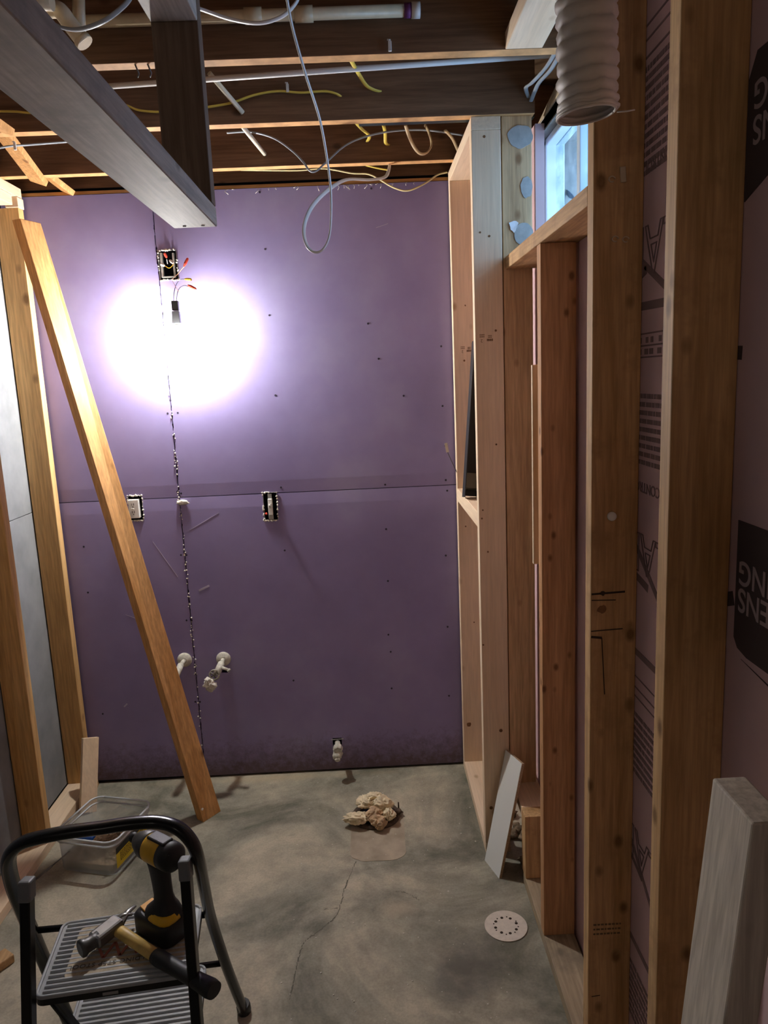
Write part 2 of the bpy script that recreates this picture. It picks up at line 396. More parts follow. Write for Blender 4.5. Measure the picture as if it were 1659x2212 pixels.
# back partition: dark cavity + purple sheets
bm = mb(); box(bm, -1.37, 0.60, 3.014, 3.03, 0, 2.44)
wall = struct('wall_back', bm, VOID, label='purple drywall partition at the far end')
SEAM = -0.775; ZJ = 1.241
HOLES = {'light': (-0.771, -0.700, 2.092, 2.203), 'gfci': (-0.984, -0.926, 1.154, 1.257), 'switch': (-0.437, -0.380, 1.128, 1.245),
         'valvecut': (-0.665, -0.640, 0.478, 0.492), 'pipecut': (-0.212, -0.172, 0.118, 0.155)}
def yfront(z): return 3.0+0.0017*max(0, 1-abs(z-ZJ)/0.052)
def sheet(x0, x1, z0, z1, holes, label, jag=None):
    bm = mb(); xs = {x0, x1}; zs = {z0, z1}
    for z in (ZJ-0.052, ZJ+0.052, ZJ-0.012, ZJ+0.012):
        if z0 < z < z1: zs.add(z)
    hs = []
    for h in holes:
        a, b, c, d = HOLES[h]; a = max(a, x0); b = min(b, x1); c = max(c, z0); d = min(d, z1)
        if a < b and c < d: hs.append((a, b, c, d)); xs |= {a, b}; zs |= {c, d}
    xs = sorted(xs); zs = sorted(zs)
    for xa, xb in zip(xs, xs[1:]):
        for za, zb in zip(zs, zs[1:]):
            cx, cz = (xa+xb)/2, (za+zb)/2
            if any(a < cx < b and c < cz < d for a, b, c, d in hs): continue
            hexa(bm, [(xa, yfront(za), za), (xb, yfront(za), za), (xb, 3.0125, za), (xa, 3.0125, za),
                      (xa, yfront(zb), zb), (xb, yfront(zb), zb), (xb, 3.0125, zb), (xa, 3.0125, zb)])
    if jag:       # ragged cut edge beside the seam
        side = jag; xe = x1 if side > 0 else x0
        n = int((z1-z0)/0.009); prev = None
        for k in range(n):
            za = z0+(z1-z0)*k/n; zb = z0+(z1-z0)*(k+1)/n; w = abs(0.0035*noise.noise(Vector((3*side, 0, za*25))))+random.uniform(0, 0.0022)
            if any(c-0.01 < za < d+0.01 for a, b, c, d in hs if abs((b if side > 0 else a)-xe) < 1e-3): continue
            box(bm, min(xe, xe+side*w), max(xe, xe+side*w), yfront(za)+random.uniform(0, 0.001), 3.0125, za, zb)
    return obj('drywall_sheet', bm, DRY, wall, label=label)
sheet(-1.345, SEAM-0.0035, 0.014, ZJ-0.0015, ['gfci'], 'lower left purple sheet', 1)
sheet(SEAM+0.0035, 0.575, 0.010, ZJ-0.0015, ['switch', 'valvecut', 'pipecut'], 'lower right purple sheet', -1)
sheet(-1.345, SEAM-0.0035, ZJ+0.0015, 2.414, ['light', 'gfci'], 'upper left purple sheet', 1)
sheet(SEAM+0.0035, 0.575, ZJ+0.0015, 2.414, ['light', 'switch'], 'upper right purple sheet', -1)
# gypsum crumbs and paper tears along the seam and top edge
bm = mb()
for k in range(95):
    z = random.uniform(0.15, 1.75) if k % 3 else random.uniform(0.5, 1.3); s = random.uniform(0.0015, 0.0042)
    blob(bm, (SEAM+random.uniform(-0.006, 0.006), 2.999, z), s, 0.4, 2, k, 1)
for k in range(26):
    x = random.uniform(-0.6, 0.3); h = random.uniform(0.003, 0.02)
    tube(bm, [(x, 2.999, 2.414), (x+random.uniform(-.006, .006), 2.996, 2.414-h/2), (x+random.uniform(-.01, .01), 2.997, 2.414-h)], 0.0010, seg=5)
obj('gypsum_crumbs', bm, PLAST, wall, kind='stuff')
bm = mb(); blob(bm, (SEAM+0.012, 2.996, ZJ-0.02), 0.012, 0.7, 2.5, 4, 3, (1.6, .4, .8)); obj('torn_paper', bm, PLAST, wall)
# screw dimples
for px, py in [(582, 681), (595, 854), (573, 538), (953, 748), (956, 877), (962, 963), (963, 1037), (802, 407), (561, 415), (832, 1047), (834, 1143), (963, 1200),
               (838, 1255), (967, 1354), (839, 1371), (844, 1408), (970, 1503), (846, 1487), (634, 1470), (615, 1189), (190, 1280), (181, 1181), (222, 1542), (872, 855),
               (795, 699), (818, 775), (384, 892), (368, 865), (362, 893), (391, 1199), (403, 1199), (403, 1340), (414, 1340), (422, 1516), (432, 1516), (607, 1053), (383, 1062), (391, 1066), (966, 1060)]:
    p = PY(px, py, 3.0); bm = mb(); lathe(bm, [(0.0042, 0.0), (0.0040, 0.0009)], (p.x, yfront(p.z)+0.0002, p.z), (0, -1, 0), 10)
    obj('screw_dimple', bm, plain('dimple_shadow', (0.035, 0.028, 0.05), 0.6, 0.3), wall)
for a, b, w in [((330+0, 1170), (384, 1246), .0008), ((410, 1145), (472, 1108), .0008), ((430, 1276), (452, 1265), .004), ((271, 1328), (300, 1338), .0008), ((268+0, 1527), (275, 1520), .003), ((812, 492), (838, 483), .0008)]:
    p = PY(*a, 2.9995); q = PY(*b, 2.9995); bm = mb(); beam(bm, p, q, 0.0006, w*2, (0, 0, 1)); obj('scuff_mark', bm, plain('scuff', (0.50, 0.45, 0.58), 0.8), wall)

# right-hand foam insulation on the foundation; opening for the window
YA, YB, ZW0, ZW1 = 1.525, 2.40, 1.98, 2.385
bm = mb()
for y0, y1, z0, z1 in ((-1.7, YA, 0, 2.42), (YA, YB, 0, 1.997), (YB, 3.0, 0, 2.42)): box(bm, 0.552, 0.580, y0, y1, z0, z1)
foam = struct('wall_right', bm, FOAM, label='pink foam board lining the foundation wall')
bm = mb()
for y0, y1, z0, z1 in ((-1.7, 1.3, 0, 2.44), (1.3, 1.55, 0, 2.44), (1.55, 2.52, 0, ZW0), (2.52, 3.1, 0, 2.44), (1.55, 2.52, 2.40, 2.44)): box(bm, 0.581, 0.80, y0, y1, z0, z1)
struct('wall_foundation', bm, CBLOCK)
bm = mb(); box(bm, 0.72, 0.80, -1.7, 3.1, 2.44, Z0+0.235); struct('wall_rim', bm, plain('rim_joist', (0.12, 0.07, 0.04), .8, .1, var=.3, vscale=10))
# printing on the foam (all upside down): reading towards +y, up = -z
XD, UD = (0, 1, 0), (0, 0, -1); xf = 0.5512
def bars(name, y0, z_top, n, lh, slope, mat=INKL, ylen=0.30, h=0.55):
    bm = mb()
    for i in range(n):
        y = y0
        while y < y0+ylen:
            w = random.uniform(0.006, 0.026); z = z_top-i*lh-(y-y0)*slope
            hexa(bm, [(xf, y, z), (xf+.0009, y, z), (xf+.0009, y+w, z-w*slope), (xf, y+w, z-w*slope), (xf, y, z+lh*h), (xf+.0009, y, z+lh*h), (xf+.0009, y+w, z+lh*h-w*slope), (xf, y+w, z+lh*h-w*slope)])
            y += w+random.uniform(0.002, 0.005)
    return obj(name, bm, mat, foam)
def line(name, a, b, w, mat=INKL):
    bm = mb(); beam(bm, (xf+.0004, *a), (xf+.0004, *b), 0.0008, w, (0, -(b[1]-a[1]), (b[0]-a[0]))); return obj(name, bm, mat, foam)
bars('printed_paragraph', 1.36, 1.62, 9, 0.0165, 0.0, ylen=0.2)
text_obj('printed_word', 'CONTROL', 0.030, (xf, 1.380, 1.452), XD, UD, INKL, foam, 0.0004)
def outlined(body, size, yend, z):
    o = text_obj('outlined_word', body, size, (xf, 0, z), XD, UD, INKL, foam, outline=0.0014)
    o.location.y = yend-max(v.co.y for v in o.data.vertices)
outlined('MULAR', 0.118, 1.548, 1.345+0.0)
line('printed_rule', (1.36, 1.795), (1.56, 1.80), 0.016)
for z in (1.745, 1.722, 1.700): line('printed_rule', (1.36, z), (1.56, z), 0.003)
bm = mb()
for y in (1.39, 1.43, 1.455, 1.49): box(bm, xf, xf+.0009, y, y+0.018, 1.705, 1.716); box(bm, xf, xf+.0009, y, y+0.012, 1.727, 1.738)
obj('printed_table', bm, INKL, foam)
line('printed_arrow', (1.53, 1.335), (1.35, 1.215), 0.014); line('printed_arrow', (1.56, 1.262), (1.43, 1.240), 0.016)
# upper repeat of the printing, sloping in view
bars('printed_paragraph', 1.33, 2.22, 12, 0.0165, 0.0, ylen=0.25)
for z in (2.30, 2.275, 2.245): line('printed_rule', (1.3, z), (1.62, z), 0.004)
text_obj('printed_word', 'CONTROL', 0.030, (xf, 1.345, 2.06), XD, UD, INKL, foam, 0.0004)
outlined('MULAR', 0.13, 1.56, 1.945)
line('printed_arrow', (1.58, 1.925), (1.33, 1.80), 0.014); line('printed_arrow', (1.58, 1.84), (1.47, 1.865), 0.016)
# lower repeats
bars('printed_paragraph', 1.37, 0.94, 9, 0.0165, 0.0, ylen=0.2)
line('printed_rule', (1.36, 1.085), (1.56, 1.085), 0.014)
for z in (1.03, 1.005, 0.985): line('printed_rule', (1.36, z), (1.56, z), 0.003)
outlined('MULAR', 0.118, 1.548, 0.68)
line('printed_arrow', (1.53, 0.66), (1.35, 0.54), 0.014); line('printed_arrow', (1.53, 0.61), (1.43, 0.585), 0.012)
line('printed_rule', (1.36, 0.40), (1.56, 0.40), 0.014); bars('printed_paragraph', 1.37, 0.33, 9, 0.0165, 0.0, ylen=0.2)
# dark logo panels
def logo(y1, zt, zb, zt1, zt2, cut):
    bm = mb()
    if cut: P = [(y1, zt-0.03), (y1-0.02, zt), (y1-0.45, zt), (y1-0.45, zb+0.16), (y1, zb)]
    else: P = [(y1, zt), (y1-0.45, zt), (y1-0.45, zb-0.01), (y1-0.04, zb-0.01), (y1-0.012, zb-.004), (y1, zb+0.01)]
    poly(bm, [(xf-0.0006, y, z) for y, z in P], (0.0014, 0, 0)); g = obj('logo_panel', bm, INK, foam)
    for body, z in zip(('CORNING', 'OWENS'), (zt1, zt2)):
        o = text_obj('logo_lettering', body, 0.052, (xf-0.0010, 0, z), XD, UD, LETTER, g, 0.0003, spacing=1.0, bold=0.0006)
        ymax = max(v.co.y for v in o.data.vertices); o.location.y = (y1-(0.018 if cut else 0.010))-ymax
logo(1.078, 1.449, 1.256, 1.389+0.034-0.034, 1.347, False)
logo(1.100, 2.095, 1.905, 2.055, 2.010, True)
line('printed_rule', (1.09, 1.695), (1.10+0.03, 1.697), 0.02, INK); line('printed_rule', (1.085, 1.325), (1.12, 1.312), 0.022, INK)
poly_b = mb(); poly(poly_b, [(xf, 1.055, 1.238), (xf, 0.7, 1.19), (xf, 0.7, 1.20)], (0.0008, 0, 0)); obj('printed_rule', poly_b, INK, foam)

# window: frame, mullion, glass, sky beyond
bm = mb(); y0, y1, z0, z1 = 1.55, 2.50, ZW0, 2.395
box(bm, 0.60, 0.66, y1-0.035, y1, z0, z1, 0.004); box(bm, 0.60, 0.66, y0, y0+0.04, z0, z1, 0.004)
box(bm, 0.60, 0.66, y0, y1, z0, z0+0.035, 0.004); box(bm, 0.60, 0.66, y0, y1, z1-0.02, z1, 0.004)
win = struct('window_1', bm, VINYL, label='small basement window with white vinyl frame')
bm = mb(); box(bm, 0.612, 0.65, 2.135, 2.165, z0+.03, z1-.02, 0.003); box(bm, 0.618, 0.645, 2.06, 2.08, z0+.03, z1-.02, .002)
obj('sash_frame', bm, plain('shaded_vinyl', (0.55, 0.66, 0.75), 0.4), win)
bm = mb(); box(bm, 0.632, 0.636, y0+.03, y1-.03, z0+.03, z1-.02); obj('pane', bm, GLASS, win)
bm = mb(); box(bm, 0.581, 0.60, 2.50, 2.52, ZW0, 2.40)
struct('trim_1', bm, wo('Z'), label='rough wooden window jamb')
bm = mb(); pts = [PX(px, py, 0.68) for px, py in ((1211, 408), (1216, 405), (1226, 411), (1236, 420), (1243, 432), (1230, 428), (1218, 414))]
poly(bm, pts, (0.003, 0.001, 0)); obj('dry_leaf', bm, LEAF, loc=pts[0], label='small curled grey scrap lying outside against the window pane', cat='leaf')

# left: back side of the neighbouring room's drywall
bm = mb(); box(bm, -1.362, -1.349, -1.7, 3.0, 0.04, 1.215); box(bm, -1.362, -1.349, -1.7, 3.0, 1.218, 2.44)
struct('wall_left', bm, GREYDRY, label='grey drywall backing behind the left studs')
# baseboard-like wall plates and rim
bm = mb(); box(bm, -1.345, 0.715, 3.0145, 3.05, 2.4405, Z0+0.235); struct('trim_2', bm, wj('X'), label='dark rim joist above the purple wall')
bm = mb(); box(bm, -1.345, 0.60, 3.004, 3.0135, 2.4165, 2.428); struct('trim_3', bm, wf('X'), label='top plate above the purple drywall')

# ================================================================== LUMBER
def stud(name, x0, x1, y0, y1, z0, z1, mat, label, cat='stud', bev=0.002, group=None):
    bm = mb(); box(bm, x0, x1, y0, y1, z0, z1, bev); return obj(name, bm, mat, label=label, cat=cat, group=group)
# joists
for i, (y, lab) in enumerate([(1.925, 'dark ceiling joist nearest the viewer, beige pipe running along it'), (2.369, 'dark ceiling joist behind the nearest one, yellow cable stapled to it'),
                              (2.818, 'dark ceiling joist closest to the purple wall')]):
    bm = mb(); box(bm, -2.0, 0.545 if 2.3 < y < 2.4 else 0.715, y, y+0.039, Z0, Z0+0.234, 0.0015)
    j = obj('ceiling_joist', bm, [wj('X'), EDGE], label=lab, cat='joist', group='ceiling joists')
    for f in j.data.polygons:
        if f.normal.z < -0.9: f.material_index = 1  # undersides take the wood colour painted as bulb-lit
for y, lab in ((1.485, 'ceiling joist above the hanging soffit frame'), (1.04, 'ceiling joist overhead out of view'),):
    stud('ceiling_joist', -2.0, 0.715, y, y+0.039, Z0, Z0+0.234, wj('X'), lab, 'joist', group='ceiling joists')
# right wall plate, studs
stud('sole_plate', XR, 0.545, -1.6, 2.215, 0, 0.038, wood('dusty_plate', (.50, .40, .27), (.36, .28, .18), 'Y', .3, stain=(.22, .18, .13)), 'dusty sole plate on the floor under the right wall studs', 'plate')
E_ = stud('wall_stud', XR, 0.5515, 1.491, 1.530, 0.038, 2.44, wo('Z'), 'full height brown stud right of the window with a white plug in its face')
stud('wall_stud', XR, 0.5515, 1.101, 1.140, 0.038, 2.44, wo('Z'), 'full height brown stud nearest the viewer on the right')
stud('wall_stud', XR, 0.546, 0.68, 0.718, 0.038, 2.44, wo('Z'), 'stud behind the leaning grey board at the right edge')
stud('cripple_stud', XR, 0.545, 1.926, 1.965, 0.038, 1.997, wok('Z'), 'knotty reddish stud standing under the window sill')
C_ = stud('wall_stud', 0.447, 0.538, 2.385, 2.423, 0.262, 2.44, wood('adhesive_stud', (0.70, 0.48, 0.27), (0.56, 0.36, 0.19), 'Z', 0.8, (0.22, 0.10, 0.04)), 'stud with grey adhesive blotches left of the window')
B_ = stud('niche_stud', 0.354, 0.443, 2.380, 2.419, 0.038, 2.402, wn('Z'), 'pale clean stud at the near end of the niche frame')
N_ = stud('niche_stud', 0.354, 0.443, 2.952, 2.990, 0.038, 2.402, wn('Z'), 'pale niche frame stud against the purple wall')
stud('niche_plate', 0.354, 0.443, 2.380, 2.990, 0, 0.038, wn('Y'), 'short pale floor plate of the niche frame', 'plate')
stud('niche_plate', 0.354, 0.443, 2.380, 2.990, 2.402, 2.44, wn('Y'), 'short pale top plate of the niche frame', 'plate')
stud('niche_block', 0.354, 0.443, 2.4195, 2.9515, 1.180, 1.232, wn('Y'), 'horizontal wooden block halfway up the niche frame', 'block')
stud('window_sill', XR, 0.598, 1.5305, 2.3845, 1.998, 2.036, wo('Y'), 'rough 2x4 sill board under the basement window', 'sill')
stud('shim_strip', XR-0.004, 0.530, 2.010, 2.024, 1.150, 1.700, wn('Z'), 'thin wooden strip standing just behind the knotty stud', 'strip')
stud('ledge_board', XR, 0.545, 2.236, 2.46, 0.232, 0.262, wn('Y'), 'short horizontal board under the adhesive blotched stud', 'board')
stud('cripple_stud', XR, 0.545, 2.18, 2.2355, 0.038, 0.262, wo('Z'), 'very short stub stud holding up the ledge board')
stud('nailer_board', 0.372, 0.461, 1.526, 1.924, 2.44, 2.478, wn('Y'), 'pale flat nailer board running to the nearest joist beside the duct', 'board')
# weathered header over the window with debris
bm = mb(); box(bm, 0.581, 0.70, 1.56, 2.53, 2.401, 2.4395, 0.004); obj('window_header', bm, ww('Y'), label='weathered split timber over the basement window', cat='timber')
bm = mb(); hexa(bm, [(0.578, 1.6, 2.4405), (0.71, 1.6, 2.4405), (0.71, 2.50, 2.4405), (0.578, 2.50, 2.4405), (0.60, 1.6, 2.53), (0.71, 1.6, 2.53), (0.71, 2.30, 2.51), (0.60, 2.30, 2.51)], 0.003)
obj('sill_timber', bm, ww('Y'), label='splintered old timber lying on the window header', cat='timber')
bm = mb()
for k in range(9): blob(bm, (0.60+random.uniform(-.015, .05), 2.12+k*0.022, 2.525+random.uniform(0, .02)), random.uniform(.012, .024), 0.6, 2.5, k, 2)
obj('debris_clump', bm, MINERAL, label='clump of brown fibrous debris above the window header', cat='debris', kind='stuff')
# marks on studs: nails, holes, blotches, stamps
def disc(name, p, r, mat, parent, ax=(0, -1, 0), th=0.0008, sx=1, sz=1, n=16, wob=0):
    bm = mb(); ax = Vector(ax); u = Vector((1, 0, 0)) if abs(ax.y) > .5 else Vector((0, 1, 0)); w = Vector((0, 0, 1)); P = []
    for k in range(n):
        a = 2*math.pi*k/n; rr = r*(1+wob*noise.noise(Vector((math.cos(a)*2+p[0]*50, math.sin(a)*2, p[2]*9))))
        P.append(Vector(p)+u*math.cos(a)*rr*sx+w*math.sin(a)*rr*sz)
    poly(bm, P, ax*th); return obj(name, bm, mat, parent)
KN = plain('knot_brown', (0.20, 0.10, 0.045), 0.7, 0.2, var=0.3)
for px, py, r in ((1046, 295, .004), (1037, 502, .003), (1057, 510, .0035), (1071, 714, .0035), (1072, 960, .003), (1043, 1102, .0025), (1041, 1120, .003), (1054, 1192, .003), (1044, 1393, .003), (1082, 1578, .006), (1061, 1745, .006)):
    disc('knot', PY(px, py, 2.3798), r, KN, B_)
for px, py, r in ((1005, 660, .003), (1003, 779, .004), (1006, 1137, .003), (1024, 1344, .003), (1013, 1565, .009)): disc('knot', PY(px, py, 2.9518), r, KN, N_, wob=.4)
for px, py, r, sx, sz in ((1130, 295, .034, 1.1, 1.0), (1137, 405, .024, .75, 1.25), (1132, 505, .030, 1.0, 1.1)):
    p = PY(px, py, 2.3848); p.x = min(p.x, 0.5375-r*sx*0.9); disc('adhesive_blotch', p, r, ADH, C_, th=.0025, sx=sx, sz=sz, n=28, wob=.14)
disc('foil_scrap', PY(1110, 490, 2.3815), 0.013, FOIL, C_, th=.001, sx=.9, sz=1.2, n=12, wob=1.2)
# stamps, upside down
for (st, yy, dx) in ((B_, 2.3796, 0), (N_, 2.9516, 0)):
    o = PY(1043, 733, yy) if st is B_ else PY(1001, 757, yy)
    text_obj('grade_stamp', '2', 0.014, (o.x, yy, o.z), (-1, 0, 0), (0, 0, -1), KN, st, 0.0002)
    bm = mb()
    for k in range(2):
        for i in range(5): box(bm, o.x-.010+i*.0032, o.x-.010+i*.0032+.0022, yy, yy+.0005, o.z+.006+k*.006, o.z+.0095+k*.006)
    for i in range(7): box(bm, o.x+.013+i*.0028, o.x+.013+i*.0028+.002, yy, yy+.0005, o.z-.006, o.z+.001)
    for k in range(2):
        for i in range(4): box(bm, o.x+.017+i*.003, o.x+.017+i*.003+.002, yy, yy+.0005, o.z+.004+k*.005, o.z+.007+k*.005)
    obj('grade_stamp', bm, KN, st)
FNT = plain('faint_stamp', (0.15, 0.10, 0.055), 0.8)
bm = mb(); o = PY(1282, 2000, 1.4905)
for k in range(3):
    x = o.x
    while x < o.x+0.062: w = random.uniform(.003, .009); box(bm, x, x+w, 1.4902, 1.4908, o.z-k*.012, o.z-k*.012+.004); x += w+.0025
obj('grade_stamp', bm, FNT, E_)
# plug, staples and gouges on stud E
p = PY(1321, 1115, 1.490); bm = mb(); lathe(bm, [(.0095, 0), (.0095, .004), (.008, .007), (.001, .0075)], p, (0, -1, 0), 18); obj('white_plug', bm, DEVW, E_)
p = PY(1345, 377, 1.488); bm = mb(); beam(bm, p+Vector((0, 0, .014)), p-Vector((-.002, 0, .014)), .011, .003, (0, 1, 0), .001); obj('plastic_tab', bm, plain('cream_plastic', (.55, .45, .32), .5), E_)
for px, py in ((1322, 387), (1329, 516), (1352, 517)):
    p = PY(px, py, 1.489); bm = mb(); tube(bm, [p+Vector((math.cos(a)*.006, 0, math.sin(a)*.005)) for a in [k*math.pi/6 for k in range(11)]], .0014, seg=6); obj('staple', bm, plain('cream_plastic', (.55, .45, .32), .5), E_)
GOU = plain('dark_gouge', (0.035, 0.02, 0.01), .8)
for a, b, w in (((1278, 1284), (1350, 1278), .004), ((1278, 1297), (1330, 1296), .002), ((1277, 1376), (1300, 1378), .005), ((1300, 1378), (1306, 1500), .002), ((1277, 1364), (1345, 1358), .002), ((1278, 2153), (1296, 2150), .0015)):
    bm = mb(); beam(bm, PY(*a, 1.4903), PY(*b, 1.4903), w, .0006, (0, 1, 0)); obj('gouge', bm, GOU, E_)
disc('knot', PY(1300, 1316, 1.4905), .009, KN, E_, sx=1.1, wob=.4); disc('knot', PY(1302, 1282, 1.4902), .005, GOU, E_, wob=.6)

# left wall
stud('sole_plate', -1.345, XL, -1.6, 2.995, 0, 0.038, wn('Y'), 'pale sole plate on the floor under the left wall studs', 'plate')
LB = wood('left_stud', (0.72, 0.46, 0.20), (0.60, 0.35, 0.13), 'Z', 0.55, (0.17, 0.08, 0.03), ks=13)
stud('wall_stud', -1.345, XL, 2.942, 2.985, 0.038, 2.364, LB, 'left wall stud standing in the corner by the purple wall')
stud('wall_stud', -1.345, XL, 2.522, 2.562, 0.038, 2.364, LB, 'left wall stud nearer the viewer with a chipped edge')
stud('wall_stud', -1.345, XL, 2.115, 2.153, 0.038, 2.364, LB, 'left wall stud just outside the left edge of view')
stud('top_plate', -1.345, XL, 0.6, 2.90, 2.364, 2.402, wn('Y'), 'lower pale top plate over the left wall studs', 'plate')
stud('top_plate', -1.345, XL, 0.6, 2.985, 2.4025, 2.4395, wn('Y'), 'upper pale top plate over the left wall studs', 'plate')
stud('corner_block', -1.30, XL+0.004, 2.935, 2.985, 2.3645, 2.4015, wn('Z'), 'small block under the end of the left top plate', 'block')
# diagonal brace
bm = mb(); d1 = Vector((0.70, 0.714, 0)); n1 = Vector((0.714, -0.70, 0))
f0 = PZ(437, 1776, 0); f1 = PZ(480, 1753, 0)
foot = (f0+f1)/2; d1 = Vector((0.60, 0.80, 0)); n1 = Vector((d1.y, -d1.x, 0))
top = PY(66, 477, 2.72); d2 = Vector((0.40, 0.917, 0)).normalized(); n2 = Vector((d2.y, -d2.x, 0))
c = []
for e, d, n, w in ((foot, d1, n1, .090), (top, d2, n2, .089)):
    c += [e-d*w/2, e+d*w/2, e+d*w/2-n*.038, e-d*w/2-n*.038]
for i in (4, 7): c[i] = c[i]+Vector((0, 0, 0.0))
hexa(bm, c, 0.002)
br = obj('diagonal_brace', bm, wf('Z'), loc=foot, label='orange 2x4 leaning diagonally from the floor up to the left wall', cat='brace')
for px, py in ((387, 1577),):
    p = PZ(432, 1745, 0.04)
bm = mb(); p = f0.lerp(top, 0.145)-n1*0.0; lathe(bm, [(.005, 0), (.005, .002)], f0+Vector((0.004, 0.002, .055)), n1, 10); obj('screw_head', bm, DEVW, br)
# short offcut leaning in the corner + floor shim + offcut lower-left
bm = mb(); a = PZ(168, 1752, 0.002); b = PY(165, 1632, 2.83)
beam(bm, Vector((-1.205, 2.780, 0.0)), Vector((-1.205, 2.890, 0.270)), .062, .035, (0.5, -0.86, 0), .0015)
obj('wood_offcut', bm, wn('Z'), label='short pale offcut leaning on the corner stud behind the tub', cat='offcut')
bm = mb(); beam(bm, PZ(0, 2095, 0.014)+Vector((-.06, -.03, 0)), PZ(22, 2062, 0.014), .05, .028, (0, 0, 1), .004); obj('wood_offcut', bm, wo('Y'), label='dark broken wood scrap on the floor at the left edge', cat='offcut')
bm = mb(); hexa(bm, [(-1.254, 2.90, 0), (-1.225, 2.93, 0), (-1.235, 2.995, 0), (-1.254, 2.99, 0), (-1.254, 2.90, .030), (-1.235, 2.93, .034), (-1.24, 2.995, .05), (-1.254, 2.99, .055)], .001)
obj('wood_chip', bm, wo('Y'), label='small wood chip at the foot of the corner stud', cat='chip')
# bridging
for a, b, lab in ((PY(-8, 268, 2.50), PY(85, 392, 2.80), 'diagonal cross bridging between the second and third joists'),
                  (PY(95, 372, 2.88), PY(148, 413, 3.00), 'diagonal cross bridging between the last joist and the purple wall'),
                  (PY(-50, 240, 2.15), PY(8, 280, 2.355), 'end of bridging piece at the left edge by the yellow cable')):
    bm = mb(); beam(bm, a, b, .060, .02, (0.35, -0.35, 1), .001); obj('joist_bridging', bm, wf('Z'), label=lab, cat='bridging')
# hanging soffit frame: horizontal, vertical, upper piece
bm = mb(); box(bm, -0.374, -0.285, -0.5, 1.600, 2.000, 2.038, .003)
so = obj('soffit_beam', bm, wg('Y'), label='long grey soffit 2x4 hanging flat and running towards the viewer', cat='beam')
bm = mb(); box(bm, -0.374, -0.285, 1.560, 1.5985, 2.0385, 2.44, .002); obj('soffit_hanger', bm, wood('hanger', (0.24, 0.17, 0.12), (0.15, 0.10, 0.07), 'Z', .3), label='dark upright 2x4 holding up the end of the soffit beam', cat='hanger')
bm = mb(); box(bm, -0.374, -0.285, 0.2, 1.5595, 2.365, 2.403, .002); obj('soffit_rail', bm, wg('Y'), label='grey upper rail meeting the dark hanger near the joists', cat='rail')
for px in (388+12, 440): 
    p = PZ(px, 489 if px > 420 else 490, 2.0); p.y = 1.582; lathe_b = mb(); lathe(lathe_b, [(.0035, 0), (.0035, .0008)], (p.x, p.y, 2.0), (0, 0, -1), 10); obj('nail_hole', lathe_b, GOU, so)

# ================================================================== PIPES
pipe = thing('vent_pipe', 'beige plastic pipe running along the nearest joist with a white end cap', 'pipe', (-0.2, 1.87, 2.48))
yp_ = 1.895
P0 = PY(178, 62, yp_); P1 = PY(877, 8, yp_); P0.z = P1.z = (P0.z+P1.z)/2+0.0
bm = mb(); tube(bm, [P0, P1], .0135, seg=16); obj('pipe_run', bm, PVCB, pipe)
for pa, pb in ((528, 566), (636, 676)):
    bm = mb(); a = PY(pa, 30, yp_).x; b = PY(pb, 30, yp_).x; tube(bm, [(a, yp_, P0.z), (b, yp_, P0.z)], .0175, seg=16); obj('coupling', bm, PVCB, pipe)
bm = mb(); tube(bm, [(P1.x-.005, yp_, P0.z), (P1.x+.012, yp_, P0.z)], .0155, seg=16); obj('primer_ring', bm, PURP, pipe)
bm = mb(); tube(bm, [(P1.x+.012, yp_, P0.z), (P1.x+.032, yp_, P0.z)], .017, seg=16); obj('end_cap', bm, PVCW, pipe)
bm = mb(); ya = 1.80
tube(bm, [PY(85, 22, ya), PY(120, 20, ya), PY(134, 28, ya), PY(150, 50, ya+.01), PY(182, 92, ya+.02)], .0175, seg=16, smooth=5); 
el = thing('drain_elbow', 'beige plastic elbow fitting beside the big soffit beam at the top left', 'pipe', PY(134, 28, ya))
obj('elbow', bm, PVCB, el)
bm = mb(); a = PY(176, 84, ya+.02); b = PY(184, 94, ya+.02); tube(bm, [a, b], .0195, seg=16); obj('elbow_collar', bm, PVCB, el)
bm = mb(); tube(bm, [PY(172, 70, ya+.03), PY(170, 20, ya+.03), PY(169, -30, ya+.03)], .0135, seg=16); obj('riser', bm, PVCB, el)
bm = mb(); tube(bm, [PY(30, -2, ya-.05), PY(112, 2, ya-.05)], .019, seg=16); obj('drain_stub', bm, PVCB, label='short beige pipe stub at the very top left corner', cat='pipe')
# white strip / supply pipe between the joists
a = PY(200, 189, 2.25); b = PY(1190, 119, 2.25); bm = mb(); tube(bm, [a, b], .0075, seg=12)
obj('white_pipe', bm, PVCW, label='thin white pipe crossing left to right behind the nearest joist', cat='pipe')
for (a, ya), (b, yb), lab in ((((452, 158), 2.262), ((524, 243), 2.3685), 'white pipe end slanting down into the second joist'), (((540, 272), 2.409), ((572, 333), 2.8175), 'white pipe end slanting down into the third joist')):
    bm = mb(); A = PY(*a, ya)
    if ya > 2.4: A = PY(515, 262, 2.41); 
    tube(bm, [A, PY(*b, yb)], .0072, seg=12); obj('white_pipe', bm, plain('cream_pvc', (.82, .77, .60), .35, .4), label=lab, cat='pipe')

